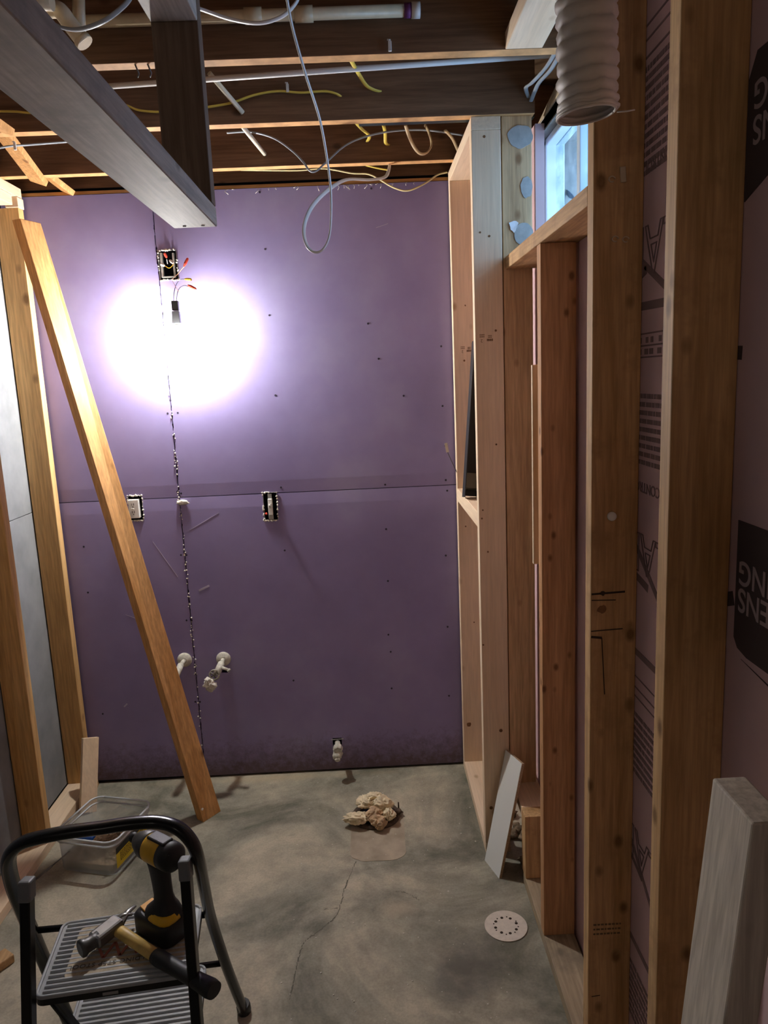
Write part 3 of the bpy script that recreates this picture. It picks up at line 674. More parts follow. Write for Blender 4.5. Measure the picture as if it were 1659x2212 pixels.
# ================================================================== CABLES
def cable(pts, mat, lab, r=(.0062, .003), up=(0, 0, 1), name='electrical_cable'):
    P = [PY(px, py, y) for px, py, y in pts]; bm = mb(); tube(bm, P, r[0], r[1], seg=10, smooth=8, up=up)
    return obj(name, bm, mat, label=lab, cat='cable', group='loose electrical cables')
cable([(615, -30, 1.72), (632, 60, 1.78), (660, 160, 1.84), (690, 255, 1.93), (706, 340, 2.0), (715, 420, 2.04), (713, 500, 2.06), (700, 536, 2.06), (680, 545, 2.07), (662, 528, 2.08), (657, 490, 2.1), (675, 445, 2.18), (712, 408, 2.35), (750, 388, 2.6), (800, 388, 2.75), (832, 382, 2.80), (841, 362, 2.83), (840, 350, 2.86)],
      NMW, 'white cable hanging in a long loop in front of the purple wall', (.0058, .003), up=(1, 0, 0))
cable([(400, 8, 1.75), (440, 22, 1.78), (500, 42, 1.80), (560, 50, 1.80), (610, 35, 1.80), (640, 5, 1.8), (650, -25, 1.8)], NMW, 'white cable sagging under the beige pipe')
cable([(100, 42, 1.72), (135, 60, 1.73), (175, 63, 1.72), (225, 45, 1.7), (270, 10, 1.7), (290, -20, 1.7)], NMG, 'grey cable looping past the beige elbow')
cable([(-30, 240, 2.355), (30, 241, 2.355), (80, 243, 2.355), (180, 230, 2.355), (262, 226, 2.355), (300, 238, 2.355), (350, 242, 2.355), (400, 238, 2.355), (450, 231, 2.355), (500, 222, 2.355), (550, 205, 2.355), (600, 197, 2.355), (650, 200, 2.355), (700, 197, 2.355), (725, 202, 2.358), (735, 208, 2.372)], NMY, 'yellow cable stapled along the second joist')
cable([(758, 130, 2.2), (775, 160, 2.28), (790, 183, 2.33), (805, 193, 2.355), (822, 198, 2.372)], NMY, 'short yellow cable entering a hole in the second joist')
cable([(766, 262, 2.5), (783, 280, 2.6), (795, 290, 2.7), (798, 297, 2.75), (793, 306, 2.82)], NMY, 'short bent yellow cable above the cable loop')
cable([(825, 258, 2.6), (832, 285, 2.75), (833, 308, 2.80), (840, 314, 2.822)], NMY, 'short upright yellow cable with a white band entering the third joist')
cable([(876, 270, 2.62), (888, 305, 2.66), (905, 330, 2.68), (922, 330, 2.7), (932, 312, 2.72), (926, 285, 2.74), (918, 270, 2.76)], NMT, 'tan cable looping down right of the yellow ones')
cable([(962, 282, 2.62), (978, 300, 2.68), (990, 326, 2.78)], NMT, 'tan cable end by the niche top plate')
cable([(490, 287, 2.6), (540, 285, 2.6), (590, 298, 2.58), (630, 325, 2.55), (655, 350, 2.52), (668, 368, 2.5), (682, 370, 2.5), (705, 350, 2.52), (745, 315, 2.58), (790, 295, 2.65), (850, 283, 2.72), (920, 281, 2.76), (1000, 292, 2.78)], NMG, 'grey cable drooping between the last two joists')
cable([(520, 367, 2.86), (640, 368, 2.90), (700, 364, 2.92), (760, 374, 2.93), (795, 376, 2.93), (820, 388, 2.93), (850, 405, 2.93), (880, 412, 2.93), (915, 398, 2.93), (945, 378, 2.93), (966, 372, 2.93)], NMC, 'cream cable sagging over the top edge of the purple wall', (.005, .003))
cable([(790, 357, 2.88), (815, 363, 2.88), (838, 367, 2.88)], NMY, 'yellow cable stub under the third joist', (.005, .003))
cable([(-30, 325, 2.5), (20, 316, 2.52), (60, 313, 2.55), (150, 306, 2.6), (260, 298, 2.65)], NMG, 'grey cable strung under the bridging at the left')
cable([(1200, 112, 2.0), (1180, 145, 2.1), (1150, 178, 2.2), (1136, 190, 2.3), (1142, 210, 2.36)], NMG, 'grey cable bending down beside the duct, left one')
cable([(1212, 112, 2.0), (1190, 150, 2.1), (1165, 178, 2.2), (1155, 198, 2.3), (1147, 218, 2.36)], NMG, 'grey cable bending down beside the duct, right one')
for px, py, y, lab in ((621, 190, 2.352, 'white cable clip on the yellow cable'), (842, 100, 1.92, 'small white clip on the nearest joist'), (33, 316, 2.50, 'white clip on the grey cable at the left')):
    p = PY(px, py, y); bm = mb(); box(bm, p.x-.004, p.x+.004, p.y-.006, p.y, p.z-.012, p.z+.010, .001); tube(bm, [p+Vector((-.006, -.003, .013)), p+Vector((.002, -.003, .012))], .002, seg=6)
    obj('cable_clip', bm, DEVW, label=lab, cat='clip')
for px, yy in ((295, 1.944), (322, 1.944)):
    p = PY(px, 145, yy); bm = mb(); tube(bm, [(p.x, yy-.01, 2.4395), (p.x+.003, yy+.004, 2.425), (p.x-.002, yy+.008, 2.418)], .0022, seg=6); obj('bent_nail', bm, DSTEEL, label='bent dark nail under the nearest joist, %s of the two beside the dark hanger' % ('left' if px < 300 else 'right'), cat='nail', group='bent nails under the nearest joist')
# dark metal track at the right between joists
bm = mb(); box(bm, 0.02, 0.56, 2.44, 2.47, 2.452, 2.475, .001); obj('metal_track', bm, plain('green_black_metal', (.03, .045, .045), .4, .5, metal=.4), label='dark metal rail tucked behind the second joist', cat='rail')

# ================================================================== DUCT
bm = mb(); cx, cy = 0.392, 1.33; prof = []; n = 21; z = 2.035; seg = 40; rings = []
zz = 2.100; k = 0; rows = []
while zz < 2.62:
    h = 0.0225*(0.5+0.5*min(1, k/2.5))*random.uniform(.85, 1.15)
    for t_ in range(6):
        rr = 0.0485*(1-0.055*math.cos(2*math.pi*t_/6)-0.02*math.cos(4*math.pi*t_/6)); rows.append((zz+h*t_/6, rr))
    zz += h; k += 1
for z, r in rows:
    lean = (2.3-z)*0.04
    ring = []
    for j in range(seg):
        a = 2*math.pi*j/seg
        w = noise.noise(Vector((math.cos(a)*2.2, math.sin(a)*2.2, z*42)))*0.0035+noise.noise(Vector((math.cos(a)*6, math.sin(a)*6, z*20)))*0.0015
        ring.append(bm.verts.new((cx+lean*.3+(r+w)*math.cos(a), cy+(r+w)*1.0*math.sin(a), z+0.006*math.cos(a)*0.6+w*.8)))
    rings.append(ring)
for a, b in zip(rings, rings[1:]):
    for j in range(seg):
        f = bm.faces.new((a[j], a[(j+1) % seg], b[(j+1) % seg], b[j])); f.smooth = True
duct = obj('flexible_duct', bm, DUCT, loc=(cx, cy, 2.03), label='white corrugated flexible duct hanging open at the upper right', cat='duct', recalc=False)
s = duct.modifiers.new('wall', 'SOLIDIFY'); s.thickness = 0.0012
bm = mb(); tube(bm, [(cx+.0475*math.cos(a), cy+.0475*math.sin(a), 2.101+.004*math.cos(a)) for a in [2*math.pi*k/40 for k in range(41)]], .0022, seg=6); tube(bm, [(cx+.05, cy-.005, 2.102), (cx+.066, cy-.01, 2.101), (cx+.078, cy-.012, 2.102)], .0012, seg=6)
obj('wire_hoop', bm, DUCT, duct)

# ================================================================== ELECTRICAL BOXES AND BULB
def metal_box(name, hole, lab, cat='electrical box'):
    a, b, c, d = HOLES[hole]; t = thing(name, lab, cat, ((a+b)/2, 3.0, c))
    bm = mb(); m = .003
    box(bm, a, a+.0015, 2.999, 3.0135, c, d); box(bm, b-.0015, b, 2.999, 3.0135, c, d)
    box(bm, a, b, 2.999, 3.0135, c, c+.0015); box(bm, a, b, 2.999, 3.0135, d-.0015, d)
    obj('box_rim', bm, GALV, t)
    bm = mb()
    for k in range(60):
        s_ = random.choice((0, 1, 2, 3)); u_ = random.random()
        p = ((a+(b-a)*u_, c) if s_ == 0 else (a+(b-a)*u_, d) if s_ == 1 else (a, c+(d-c)*u_) if s_ == 2 else (b, c+(d-c)*u_))
        blob(bm, (p[0]+random.uniform(-.002, .002), 2.9985, p[1]+random.uniform(-.002, .002)), random.uniform(.0015, .0042), .5, 2, k, 1)
    obj('torn_gypsum_edge', bm, PLAST, t, kind='stuff')
    return t, a, b, c, d
t, a, b, c, d = metal_box('wall_outlet', 'gfci', 'white outlet hanging in a ragged cutout, half hidden by the diagonal brace', 'outlet')
bm = mb(); box(bm, a+.004, b-.012, 2.985, 3.010, c+.012, d-.014, .003); f = obj('outlet_face', bm, DEVW, t)
for zc in (c+.034, d-.038):
    bm = mb(); box(bm, (a+b)/2-.012, (a+b)/2-.0105, 2.9835, 2.986, zc, zc+.009); box(bm, (a+b)/2-.003, (a+b)/2-.0015, 2.9835, 2.986, zc, zc+.009); box(bm, (a+b)/2-.008, (a+b)/2-.005, 2.9835, 2.986, zc-.007, zc-.004); obj('socket_slots', bm, VOID, f)
bm = mb(); box(bm, (a+b)/2-.013, (a+b)/2-.003, 2.983, 2.986, (c+d)/2-.004, (c+d)/2+.002, .0008); obj('test_button', bm, plain('ivory_plastic', (.7, .68, .6), .4), f)
t, a, b, c, d = metal_box('light_switch', 'switch', 'white toggle switch without a cover in the middle of the purple wall', 'switch')
bm = mb(); xm = (a+b)/2; box(bm, xm-.009, xm+.009, 2.992, 3.008, c+.024, d-.026, .002); f = obj('switch_body', bm, DEVW, t)
bm = mb(); box(bm, xm-.008, xm+.008, 2.996, 3.000, d-.026, d-.006, .001); obj('mounting_strap', bm, GALV, f)
bm = mb(); box(bm, xm-.010, xm+.010, 2.996, 3.000, c+.006, c+.024, .001); obj('mounting_strap', bm, GALV, f)
bm = mb(); hexa(bm, [(xm-.004, 2.994, c+.050), (xm+.004, 2.994, c+.050), (xm+.004, 2.994, c+.068), (xm-.004, 2.994, c+.068), (xm-.0035, 2.976, c+.066), (xm+.0035, 2.976, c+.066), (xm+.0035, 2.978, c+.073), (xm-.0035, 2.978, c+.073)], .0008); obj('toggle', bm, DEVW, f)
bm = mb(); lathe(bm, [(.003, 0), (.005, .004), (.004, .014)], (a+.010, 3.005, c+.026), (0, -1, .5), 8); obj('wire_connector', bm, RED, t)
t, a, b, c, d = metal_box('ceiling_box', 'light', 'open metal junction box above the hanging bulb')
bm = mb(); box(bm, a+.008, a+.016, 2.996, 3.012, c+.01, d-.01); box(bm, b-.016, b-.010, 2.996, 3.012, c+.008, d-.012); box(bm, a+.012, b-.01, 2.994, 2.998, c+.008, c+.013); obj('mounting_bracket', bm, GALV, t)
def connector(p, q, mat, parent):
    bm = mb(); ax = (q-p); L = ax.length; lathe(bm, [(.0028, 0), (.0058, L*.35), (.0050, L*.9), (.002, L)], p, ax, 8, False); return obj('wire_connector', bm, mat, parent)
def wire(pts, mat, parent, r=.0014):
    bm = mb(); tube(bm, [PY(*p) for p in pts], r, seg=7, smooth=5); return obj('wire', bm, mat, parent)
WB = plain('black_wire', (.03, .03, .035), .4); WW_ = plain('white_wire', (.7, .68, .6), .4); WC = plain('copper_wire', (.5, .25, .1), .35, metal=.8)
connector(PY(360, 557, 2.975), PY(355, 546, 2.965), RED, t); connector(PY(366, 562, 2.97), PY(375, 569, 2.97), plain('white_nut', (.75, .7, .62), .4), t)
connector(PY(356, 574, 2.975), PY(346, 570, 2.97), plain('white_nut', (.75, .7, .62), .4), t)
wire([(356, 574, 2.98), (366, 579, 2.975), (375, 569, 2.975), (368, 563, 2.975)], YCON, t); wire([(362, 570, 2.99), (360, 560, 2.98)], WW_, t)
# bulb on its two wires
bc = PY(378, 672, 2.951); lamp = thing('hanging_bulb', 'glaring bare bulb in a black socket dangling from two wires on the purple wall', 'light bulb', bc)
axd = (PY(376, 690, 2.885)-PY(378, 655, 2.90)).normalized()
s0 = PY(378, 650, 2.951)
bm = mb(); box(bm, s0.x-.013, s0.x+.013, s0.y-.012, s0.y+.012, s0.z-.036, s0.z, .003); sk = obj('socket', bm, BLKM, lamp)
bm = mb(); hexa(bm, [(s0.x-.017, s0.y-.015, s0.z-.086), (s0.x+.017, s0.y-.015, s0.z-.086), (s0.x+.017, s0.y+.015, s0.z-.086), (s0.x-.017, s0.y+.015, s0.z-.086),
                     (s0.x-.014, s0.y-.013, s0.z-.038), (s0.x+.014, s0.y-.013, s0.z-.038), (s0.x+.014, s0.y+.013, s0.z-.038), (s0.x-.014, s0.y+.013, s0.z-.038)], .002); obj('socket_skirt', bm, GREYC, lamp)
bm = mb(); lathe(bm, [(.013, 0), (.014, .012)], (s0.x, s0.y, s0.z-.084), (0, 0, -1), 24); obj('bulb_base', bm, DEVW, lamp)
bm = mb(); lathe(bm, [(.014, 0), (.019, .014), (.027, .036), (.030, .054), (.0295, .066), (.024, .080), (.014, .089), (.0005, .092)], (s0.x, s0.y, s0.z-.0962), (0, 0, -1), 24); obj('bulb_dome', bm, M_BULB, lamp)
wire([(375, 650, 2.951), (376, 632, 2.942), (381, 614, 2.94), (390, 604, 2.93), (402, 603, 2.925)], WB, lamp); wire([(381, 650, 2.951), (383, 634, 2.942), (388, 622, 2.94), (398, 617, 2.93), (407, 619, 2.925)], WB, lamp)
connector(PY(399, 603, 2.925), PY(414, 604, 2.915), YCON, lamp); connector(PY(406, 616, 2.925), PY(424, 625, 2.91), RED, lamp)
wire([(372, 603, 2.985), (382, 594, 2.95), (392, 582, 2.93), (398, 576, 2.92)], WC, lamp, .001); connector(PY(397, 576, 2.92), PY(406, 557, 2.915), RED, lamp)
wire([(372, 606, 2.985), (380, 620, 2.93), (386, 630, 2.92)], WC, lamp, .001)

# ================================================================== VALVES
def escutcheon(p, parent, r=.031):
    bm = mb(); lathe(bm, [(r, 0), (r*.98, .004), (r*.75, .009), (r*.45, .013), (r*.40, .014)], p, (0, -1, 0), 28); return obj('escutcheon', bm, CORR, parent)
p = PY(483, 1423, 2.9995); p.y = 2.9995
v = thing('shutoff_valve', 'chalky white shut-off valve with an oval handle right of the seam', 'valve', p); escutcheon(p, v)
q = PY(468, 1455, 2.905)
bm = mb(); tube(bm, [p+Vector((0, -.01, 0)), p+Vector((0, -.055, -.004))], .009, seg=14); tube(bm, [p+Vector((0, -.05, 0)), q], .014, seg=14); obj('valve_body', bm, CORR, v)
bm = mb(); s1 = PY(478, 1441, 2.925); s2 = PY(493, 1447, 2.915); tube(bm, [s1, s2], .006, seg=10); tube(bm, [s2, s2+Vector((.006, -.002, -.004))], .008, seg=10); obj('side_outlet', bm, CORR, v)
hc = PY(463, 1458, 2.885); bm = mb()
tube(bm, [hc+Vector((math.cos(a)*.019, 0.004*math.sin(a), math.sin(a)*.019)) for a in [2*math.pi*k/24 for k in range(25)]], .0042, seg=8)
for k in range(5):
    a = k*2*math.pi/5; tube(bm, [hc, hc+Vector((math.cos(a)*.018, 0, math.sin(a)*.018))], .0032, seg=6)
tube(bm, [hc+Vector((0, .022, 0)), hc+Vector((0, -.004, 0))], .006, seg=10); obj('oval_handle', bm, plain('tarnished_valve', (.30, .28, .23), .6, .4, metal=.3, var=.4), v)
bm = mb()
for k, (dx, dz) in enumerate(((0, 0), (.009, -.008), (-.010, -.004), (.002, -.018), (-.006, .008))): blob(bm, PY(454, 1476, 2.875)+Vector((dx, 0, dz)), .014, .7, 2.2, k+3, 3)
obj('paper_wad', bm, PLAST, v)
p = PY(399, 1425, 2.9995); p.y = 2.9995
v = thing('shutoff_valve', 'chalky white pipe stub with flange half hidden behind the diagonal brace', 'valve', p); escutcheon(p, v)
bm = mb(); tube(bm, [p+Vector((0, -.01, 0)), p+Vector((-.005, -.055, -.004))], .009, seg=14); tube(bm, [p+Vector((-.005, -.05, -.004)), p+Vector((-.012, -.11, -.03))], .013, seg=14); obj('valve_body', bm, CORR, v)
p = PY(729, 1607, 2.999); v = thing('capped_pipe', 'corroded capped pipe poking out of the purple wall just above the floor', 'pipe', (p.x, 3.0, .09))
bm = mb(); e = PY(730, 1612, 2.93); tube(bm, [Vector((p.x, 3.012, p.z)), e], .012, seg=14); lathe(bm, [(.016, 0), (.021, .006), (.021, .020), (.017, .026)], e, (0, -1, -.3), 8, False); obj('pipe_stub', bm, CORR, v)
e2 = PY(729, 1630, 2.915); bm = mb(); lathe(bm, [(.019, -.012), (.018, .004), (.013, .014), (.012, .026), (.006, .03)], e2, (0, -.75, -.6), 10, False)
blob(bm, e2, .020, .35, 3, 2, 2); obj('cap', bm, CORR, v)
bm = mb(); beam(bm, PY(715, 1598, 2.998), PY(742, 1596, 2.998), .002, .003, (0, 0, 1)); obj('metal_tab', bm, GALV, v)

# ================================================================== FLOOR THINGS
# rag on drain flange
fc = PZ(812, 1764, 0); fl = thing('drain_flange', 'rusty round floor drain flange under the crumpled rag', 'drain', (fc.x, fc.y, 0))
bm = mb(); prof = [(.068, 0), (.090, 0), (.092, .006), (.088, .012), (.078, .014), (.070, .010)]; seg = 40; rg = []
for r, h in prof: rg.append([bm.verts.new((fc.x+r*math.cos(a)*1.04, fc.y+r*math.sin(a), h+.0013)) for a in [2*math.pi*k/seg for k in range(seg)]])
for a, b in zip(rg, rg[1:]+rg[:1]):
    for j in range(seg): bm.faces.new((a[j], a[(j+1) % seg], b[(j+1) % seg], b[j])).smooth = True
obj('flange_ring', bm, IRON, fl)
bm = mb(); lathe(bm, [(.070, .0014), (.070, .003)], (fc.x, fc.y, 0), (0, 0, 1), 30); obj('drain_opening', bm, VOID, fl)
bm = mb(); p = PZ(861, 1745, .02); tube(bm, [(p.x, p.y, .01), (p.x, p.y+.003, .042)], .003, seg=7); blob(bm, (p.x-.01, p.y-.02, .017), .016, .8, 3, 5, 2, (1.4, 1, .5)); obj('flange_bolt', bm, IRON, fl)
rg_ = thing('crumpled_rag', 'crumpled cream and brown rag stuffed in the floor drain', 'rag', (fc.x, fc.y, .014))
lumps = [((775, 1768, .035), .040, (1.35, .9, .6)), ((800, 1735, .055), .040, (1.1, .9, .75)), ((828, 1738, .06), .038, (1.15, .9, .8)), ((812, 1760, .045), .036, (1, .9, .7)), ((822, 1778, .030), .032, (.95, .9, .8)), ((843, 1760, .04), .030, (.8, .9, .8)), ((812, 1722, .075), .030, (1.25, .8, .6))]
M_RAGB = plain('rust_stained_cloth', (.40, .22, .12), .85, .1, var=.35, vscale=35, bump=.4)
def cloth_lump(bm, c, r, sq, seed):
    t = bmesh.new(); bmesh.ops.create_icosphere(t, subdivisions=5, radius=1)
    for v_ in t.verts:
        p = v_.co.copy(); q = p*1.15+Vector((seed*5.3, seed*2.1, seed*.7)); wv = Vector((noise.noise(q), noise.noise(q+Vector((9, 0, 0))), noise.noise(q+Vector((0, 9, 0)))))
        k = 1-0.55*abs(noise.noise(q*1.3+wv*1.6))-0.20*abs(noise.noise(q*2.4+wv*2))+.35*noise.noise(q*.9)
        v_.co = Vector((p.x*sq[0], p.y*sq[1], p.z*sq[2]))*r*k*1.15+Vector(c)
    for f_ in t.faces: f_.smooth = True
    me = bpy.data.meshes.new('tmp'); t.to_mesh(me); t.free(); bm.from_mesh(me); bpy.data.meshes.remove(me)
bm = mb(); bm2 = mb()
for i, (pz, r, sq) in enumerate(lumps): cloth_lump(bm2 if i in (3, 4) else bm, PZ(*pz)+Vector((-.004, .006, .0)), r*.92, sq, i+1)
obj('cream_folds', bm, CLOTH, rg_); obj('brown_folds', bm2, plain('tan_cloth', (.60, .42, .26), .85, .1, var=.35, vscale=20, bump=.15), rg_, label='rust stained folds')
# sanding disc
dc = PZ(1093, 2001, 0); bm = mb(); lathe(bm, [(.0655, .0008), (.0655, .0030)], dc, (0, 0, 1), 48, False)
sd = obj('sanding_disc', bm, SAND, loc=dc, label='round cream sanding disc with punched holes on the floor', cat='sanding disc')
for k in range(8):
    a = 2*math.pi*k/8+.2; rr = .034
    bm = mb(); lathe(bm, [(.0047, .0031), (.0047, .0035)], dc+Vector((rr*math.cos(a), rr*math.sin(a), 0)), (0, 0, 1), 12); obj('hole', bm, GOU, sd)
    a += random.uniform(.2, .45); bm = mb(); lathe(bm, [(.0024, .0031), (.0024, .0035)], dc+Vector((rr*1.1*math.cos(a), rr*1.1*math.sin(a), 0)), (0, 0, 1), 10); obj('hole', bm, GOU, sd)
# white laminate board
b0 = PZ(1047, 1858, 0); b1 = PZ(1078, 1898, 0); t0 = PX(1092, 1620, .440); t1 = PX(1127, 1650, .448)
t0 = PY(1092, 1620, 2.372); t1 = PY(1127, 1650, 2.262)
nn = (b1-b0).cross(t0-b0).normalized();  nn = nn if nn.x > 0 else -nn
wb = thing('laminate_board', 'white laminate board leaning on the pale niche stud', 'board', b0)
bm = mb(); hexa(bm, [b0, b1, t1, t0, b0+nn*.0015, b1+nn*.0015, t1+nn*.0015, t0+nn*.0015]); obj('white_face', bm, LAM, wb)
bm = mb(); hexa(bm, [q+nn*.0016 for q in (b0, b1, t1, t0)]+[q+nn*.0105 for q in (b0, b1, t1, t0)]); obj('board_core', bm, PBRD, wb)
# loose debris on the floor behind the board
bm = mb()
for k in range(14): blob(bm, (random.uniform(.46, .53), random.uniform(2.25, 2.6), random.uniform(.008, .02)), random.uniform(.008, .02), .8, 2, k, 2, (1, 1, .6))
obj('floor_debris', bm, MINERAL, label='dark rubble on the floor behind the white board', cat='debris', kind='stuff')
bm = mb()
for k in range(150):
    x = random.uniform(-.35, .34); y = random.uniform(1.5, 2.95)
    s_ = random.uniform(.0008, .0028); blob(bm, (x, y, s_*.3), s_, .4, 2, k, 1, (1, 1.2, .5))
obj('floor_specks', bm, PLAST, label='tiny pale gypsum specks scattered on the concrete', cat='debris', kind='stuff')
# loose 2x4 at the lower right
top_c = [(.375, .679), (.413, .679), (.413, .768), (.375, .768)]; dxf = -0.106
bm = mb(); hexa(bm, [(x+dxf, y, 0) for x, y in top_c]+[(x, y, 1.217) for x, y in top_c], .0025)
obj('leaning_board', bm, wood('grey_pine', (.68, .61, .51), (.55, .48, .39), 'Z', .8, (.16, .10, .06), ks=13), label='grey weathered 2x4 leaning against the right wall nearest the viewer', cat='board')
# black bracket in the niche
bk = thing('black_channel', 'black metal channel leaning on the block inside the niche frame', 'bracket', (.39, 2.7, 1.235))
A0 = Vector((.372, 2.70, 1.2365)); A1 = Vector((.432, 2.78, 1.80)); 
bm = mb(); beam(bm, A0+Vector((0, .02, 0)), A1+Vector((0, .02, 0)), .055, .004, (0, 1, 0), .001); obj('back_plate', bm, BLKM, bk)
ax = (A1-A0).normalized(); sd_ = ax.cross(Vector((0, 1, 0))).normalized()
bm = mb()
for s_ in (-1, 1): beam(bm, A0+sd_*.027*s_+Vector((0, -.012, 0)), A1+sd_*.027*s_+Vector((0, -.012, 0)), .003, .066, (0, 1, 0), .0006)
obj('side_flange', bm, BLKM, bk)
bm = mb(); beam(bm, A0+ax*.03+Vector((0, -.01, 0)), A0+ax*.085+Vector((0, .005, 0)), .050, .03, (0, 1, 0), .002); obj('foot_block', bm, plain('olive_metal', (.09, .085, .06), .4, .5, metal=.4), bk)
bm = mb(); tube(bm, [PY(987, 1020, 2.62), PY(975, 995, 2.60), PY(967, 977, 2.58)], .0012, seg=6); obj('tag_wire', bm, DSTEEL, bk)
bm = mb(); beam(bm, PY(967, 977, 2.58), PY(963, 957, 2.58), .010, .001, (0, 1, 0)); obj('paper_tag', bm, PLAST, bk)

# ================================================================== TUB
rim = [PZ(px, py, .14) for px, py in ((236, 1836), (317, 1737), (220, 1713), (118, 1793))]   # front, right, back, left
ctr = sum(rim, Vector())/4; ctr.z = 0
uu = ((rim[1]-rim[0])+(rim[2]-rim[3])).normalized(); uu.z = 0; vv = Vector((-uu.y, uu.x, 0))
LU = ((rim[1]-rim[0]).length+(rim[2]-rim[3]).length)/4; LV = ((rim[3]-rim[0]).length+(rim[2]-rim[1]).length)/4
tub = thing('storage_tub', 'clear plastic tub of wood shavings with a yellow label behind the step stool', 'tub', ctr)
def TL(u_, v_, z_): return ctr+uu*u_+vv*v_+Vector((0, 0, z_))
def tubring(bm, k, z_, r=.035): return [bm.verts.new(TL(x, y, z_)) for x, y in rrect(-LU*k, LU*k, -LV*k, LV*k, r, 6)]
bm = mb(); rs_ = [tubring(bm, k, z_, r) for k, z_, r in ((.89, .002, .03), (.92, .004, .035), (.955, .112, .04), (.96, .114, .04), (.985, .118, .04), (.99, .138, .04))]
for a, b in zip(rs_, rs_[1:]):
    for j in range(len(a)): bm.faces.new((a[j], a[(j+1) % len(a)], b[(j+1) % len(a)], b[j])).smooth = True
bm.faces.new(rs_[0]); obj('tub_body', bm, TUB, tub)
bm = mb()
for k_, z_ in ((1.0, .139), (.985, .119)):
    pts = [TL(x, y, z_) for x, y in rrect(-LU*k_, LU*k_, -LV*k_, LV*k_, .042, 6)]; pts.append(pts[0]); tube(bm, pts, .0038, .003, seg=8)
obj('tub_rim', bm, plain('frosted_plastic', (.62, .66, .68), .3, .5), tub)
bm = mb(); 
def side(s0, s1, z0_, z1_):   # strip on the near-right long side (v = -LV)
    return [TL(LU*s0, -LV*(.92+.035*z0_/.112)-.0015, z0_), TL(LU*s1, -LV*(.92+.035*z0_/.112)-.0015, z0_), TL(LU*s1, -LV*(.92+.035*z1_/.112)-.0015, z1_), TL(LU*s0, -LV*(.92+.035*z1_/.112)-.0015, z1_)]
th = -vv*.0008
poly(bm, side(-.86, .62, .030, .084), th); lb = obj('yellow_label', bm, plain('label_yellow', (.80, .62, .03), .5), tub)
bm = mb(); poly(bm, side(-.86, .62, .0845, .106), th); obj('black_label_band', bm, BLKM, lb)
bm = mb()
for i in range(6):
    z_ = .077-i*.006; s_ = -.7
    while s_ < .5-.1*(i % 3): w = random.uniform(.03, .09); poly(bm, [q-vv*.001 for q in side(s_, s_+w, z_, z_+.0025)], th*.5); s_ += w+.02
obj('label_print', bm, BLKM, lb)
bm = mb()
for k in range(420):
    u_ = random.uniform(-.8, .8)*LU; v_ = random.uniform(-.8, .8)*LV; z_ = .014+.040*random.random()+.015*noise.noise(Vector((u_*15, v_*15, 0)))
    a = TL(u_, v_, z_); dd = Vector((random.uniform(-1, 1), random.uniform(-1, 1), random.uniform(-.4, .5))).normalized()*random.uniform(.006, .020)
    tube(bm, [a, a+dd*.5+Vector((0, 0, .003)), a+dd], random.uniform(.001, .0035), .0006, seg=5)
bed = [TL(x, y, .012) for x, y in rrect(-LU*.84, LU*.84, -LV*.84, LV*.84, .03, 5)]; poly(bm, bed, (0, 0, .022))
sv = obj('wood_shavings', bm, SHAV, loc=ctr+Vector((0, 0, .01)), label='brown wood shavings filling the bottom of the clear tub', cat='shavings', kind='stuff')
p = PZ(200, 1812, .10); bm = mb(); beam(bm, p+uu*.01-vv*.0+Vector((0, 0, 0)), p+vv*.075, .028, .014, (0, 0, 1), .004); obj('blue_marker', bm, BLUE, label='blue plastic item inside the clear tub', cat='tool')
bm = mb(); r0 = PZ(74, 1902, .004); r1 = PZ(150, 1839, .085)
tube(bm, [r0, r0.lerp(r1, .5)], .0042, seg=10); tube(bm, [r0.lerp(r1, .5), r1], .0024, seg=8); obj('metal_rod', bm, STEEL, label='thin metal rod leaning from the floor onto the clear tub', cat='rod')

# ================================================================== STEP STOOL
O = Vector((-.577, 1.42, 0)); th_ = R(7); cu_ = Vector((math.cos(th_), math.sin(th_), 0)); cv_ = Vector((-math.sin(th_), math.cos(th_), 0))
def SL(x, y, z): return O+cu_*x+cv_*y+Vector((0, 0, z))
stool = thing('step_stool', 'black folding step stool with grey ribbed treads in the lower left corner', 'step stool', O)
hoop = [PZ(528, 2185, 0), PZ(505, 2128, .14), PZ(484, 2072, .27), PZ(456, 1985, .45), PZ(441, 1915, .62), PZ(430, 1860, .74), PZ(415, 1820, .80), PZ(385, 1789, .83), PZ(340, 1776, .838), PZ(280, 1779, .842), PZ(220, 1788, .842), PZ(150, 1797, .842), PZ(90, 1808, .838), PZ(45, 1822, .825), PZ(20, 1850, .79), PZ(22, 1890, .72), PZ(40, 1945, .62), PZ(72, 2020, .46), PZ(106, 2100, .30), PZ(140, 2185, .13), PZ(168, 2250, 0.0)]
bm = mb(); tube(bm, hoop, .0125, .0165, seg=14, smooth=5, up=(0, -.75, .65)); obj('hoop_frame', bm, BLK, stool)
for a, b in (((456, 1975, .47), (72, 2010, .47)), ((483, 2080, .25), (112, 2130, .25))):
    bm = mb(); tube(bm, [PZ(*a), PZ(*b)], .0075, seg=10); obj('crossbar', bm, BLK, stool)
for x, x2 in (((58, 1905, .76), (-.712, 1.15, 0)), ((400, 1860, .76), (-.378, 1.20, 0))):
    a = PZ(*x); b = Vector(x2); bm = mb(); beam(bm, b+Vector((0, 0, .01)), a, .020, .026, (0, 1, 0), .003); lg = obj('leg', bm, BLK, stool)
    bm = mb(); dd = (a-b).normalized(); beam(bm, a-dd*.035, a+dd*.006, .0235, .030, (0, 1, 0), .004); obj('end_cap', bm, GREYC, lg)
    bm = mb(); beam(bm, b, b+dd*.035, .024, .030, (0, 1, 0), .004); obj('rubber_foot', bm, BLKM, lg)
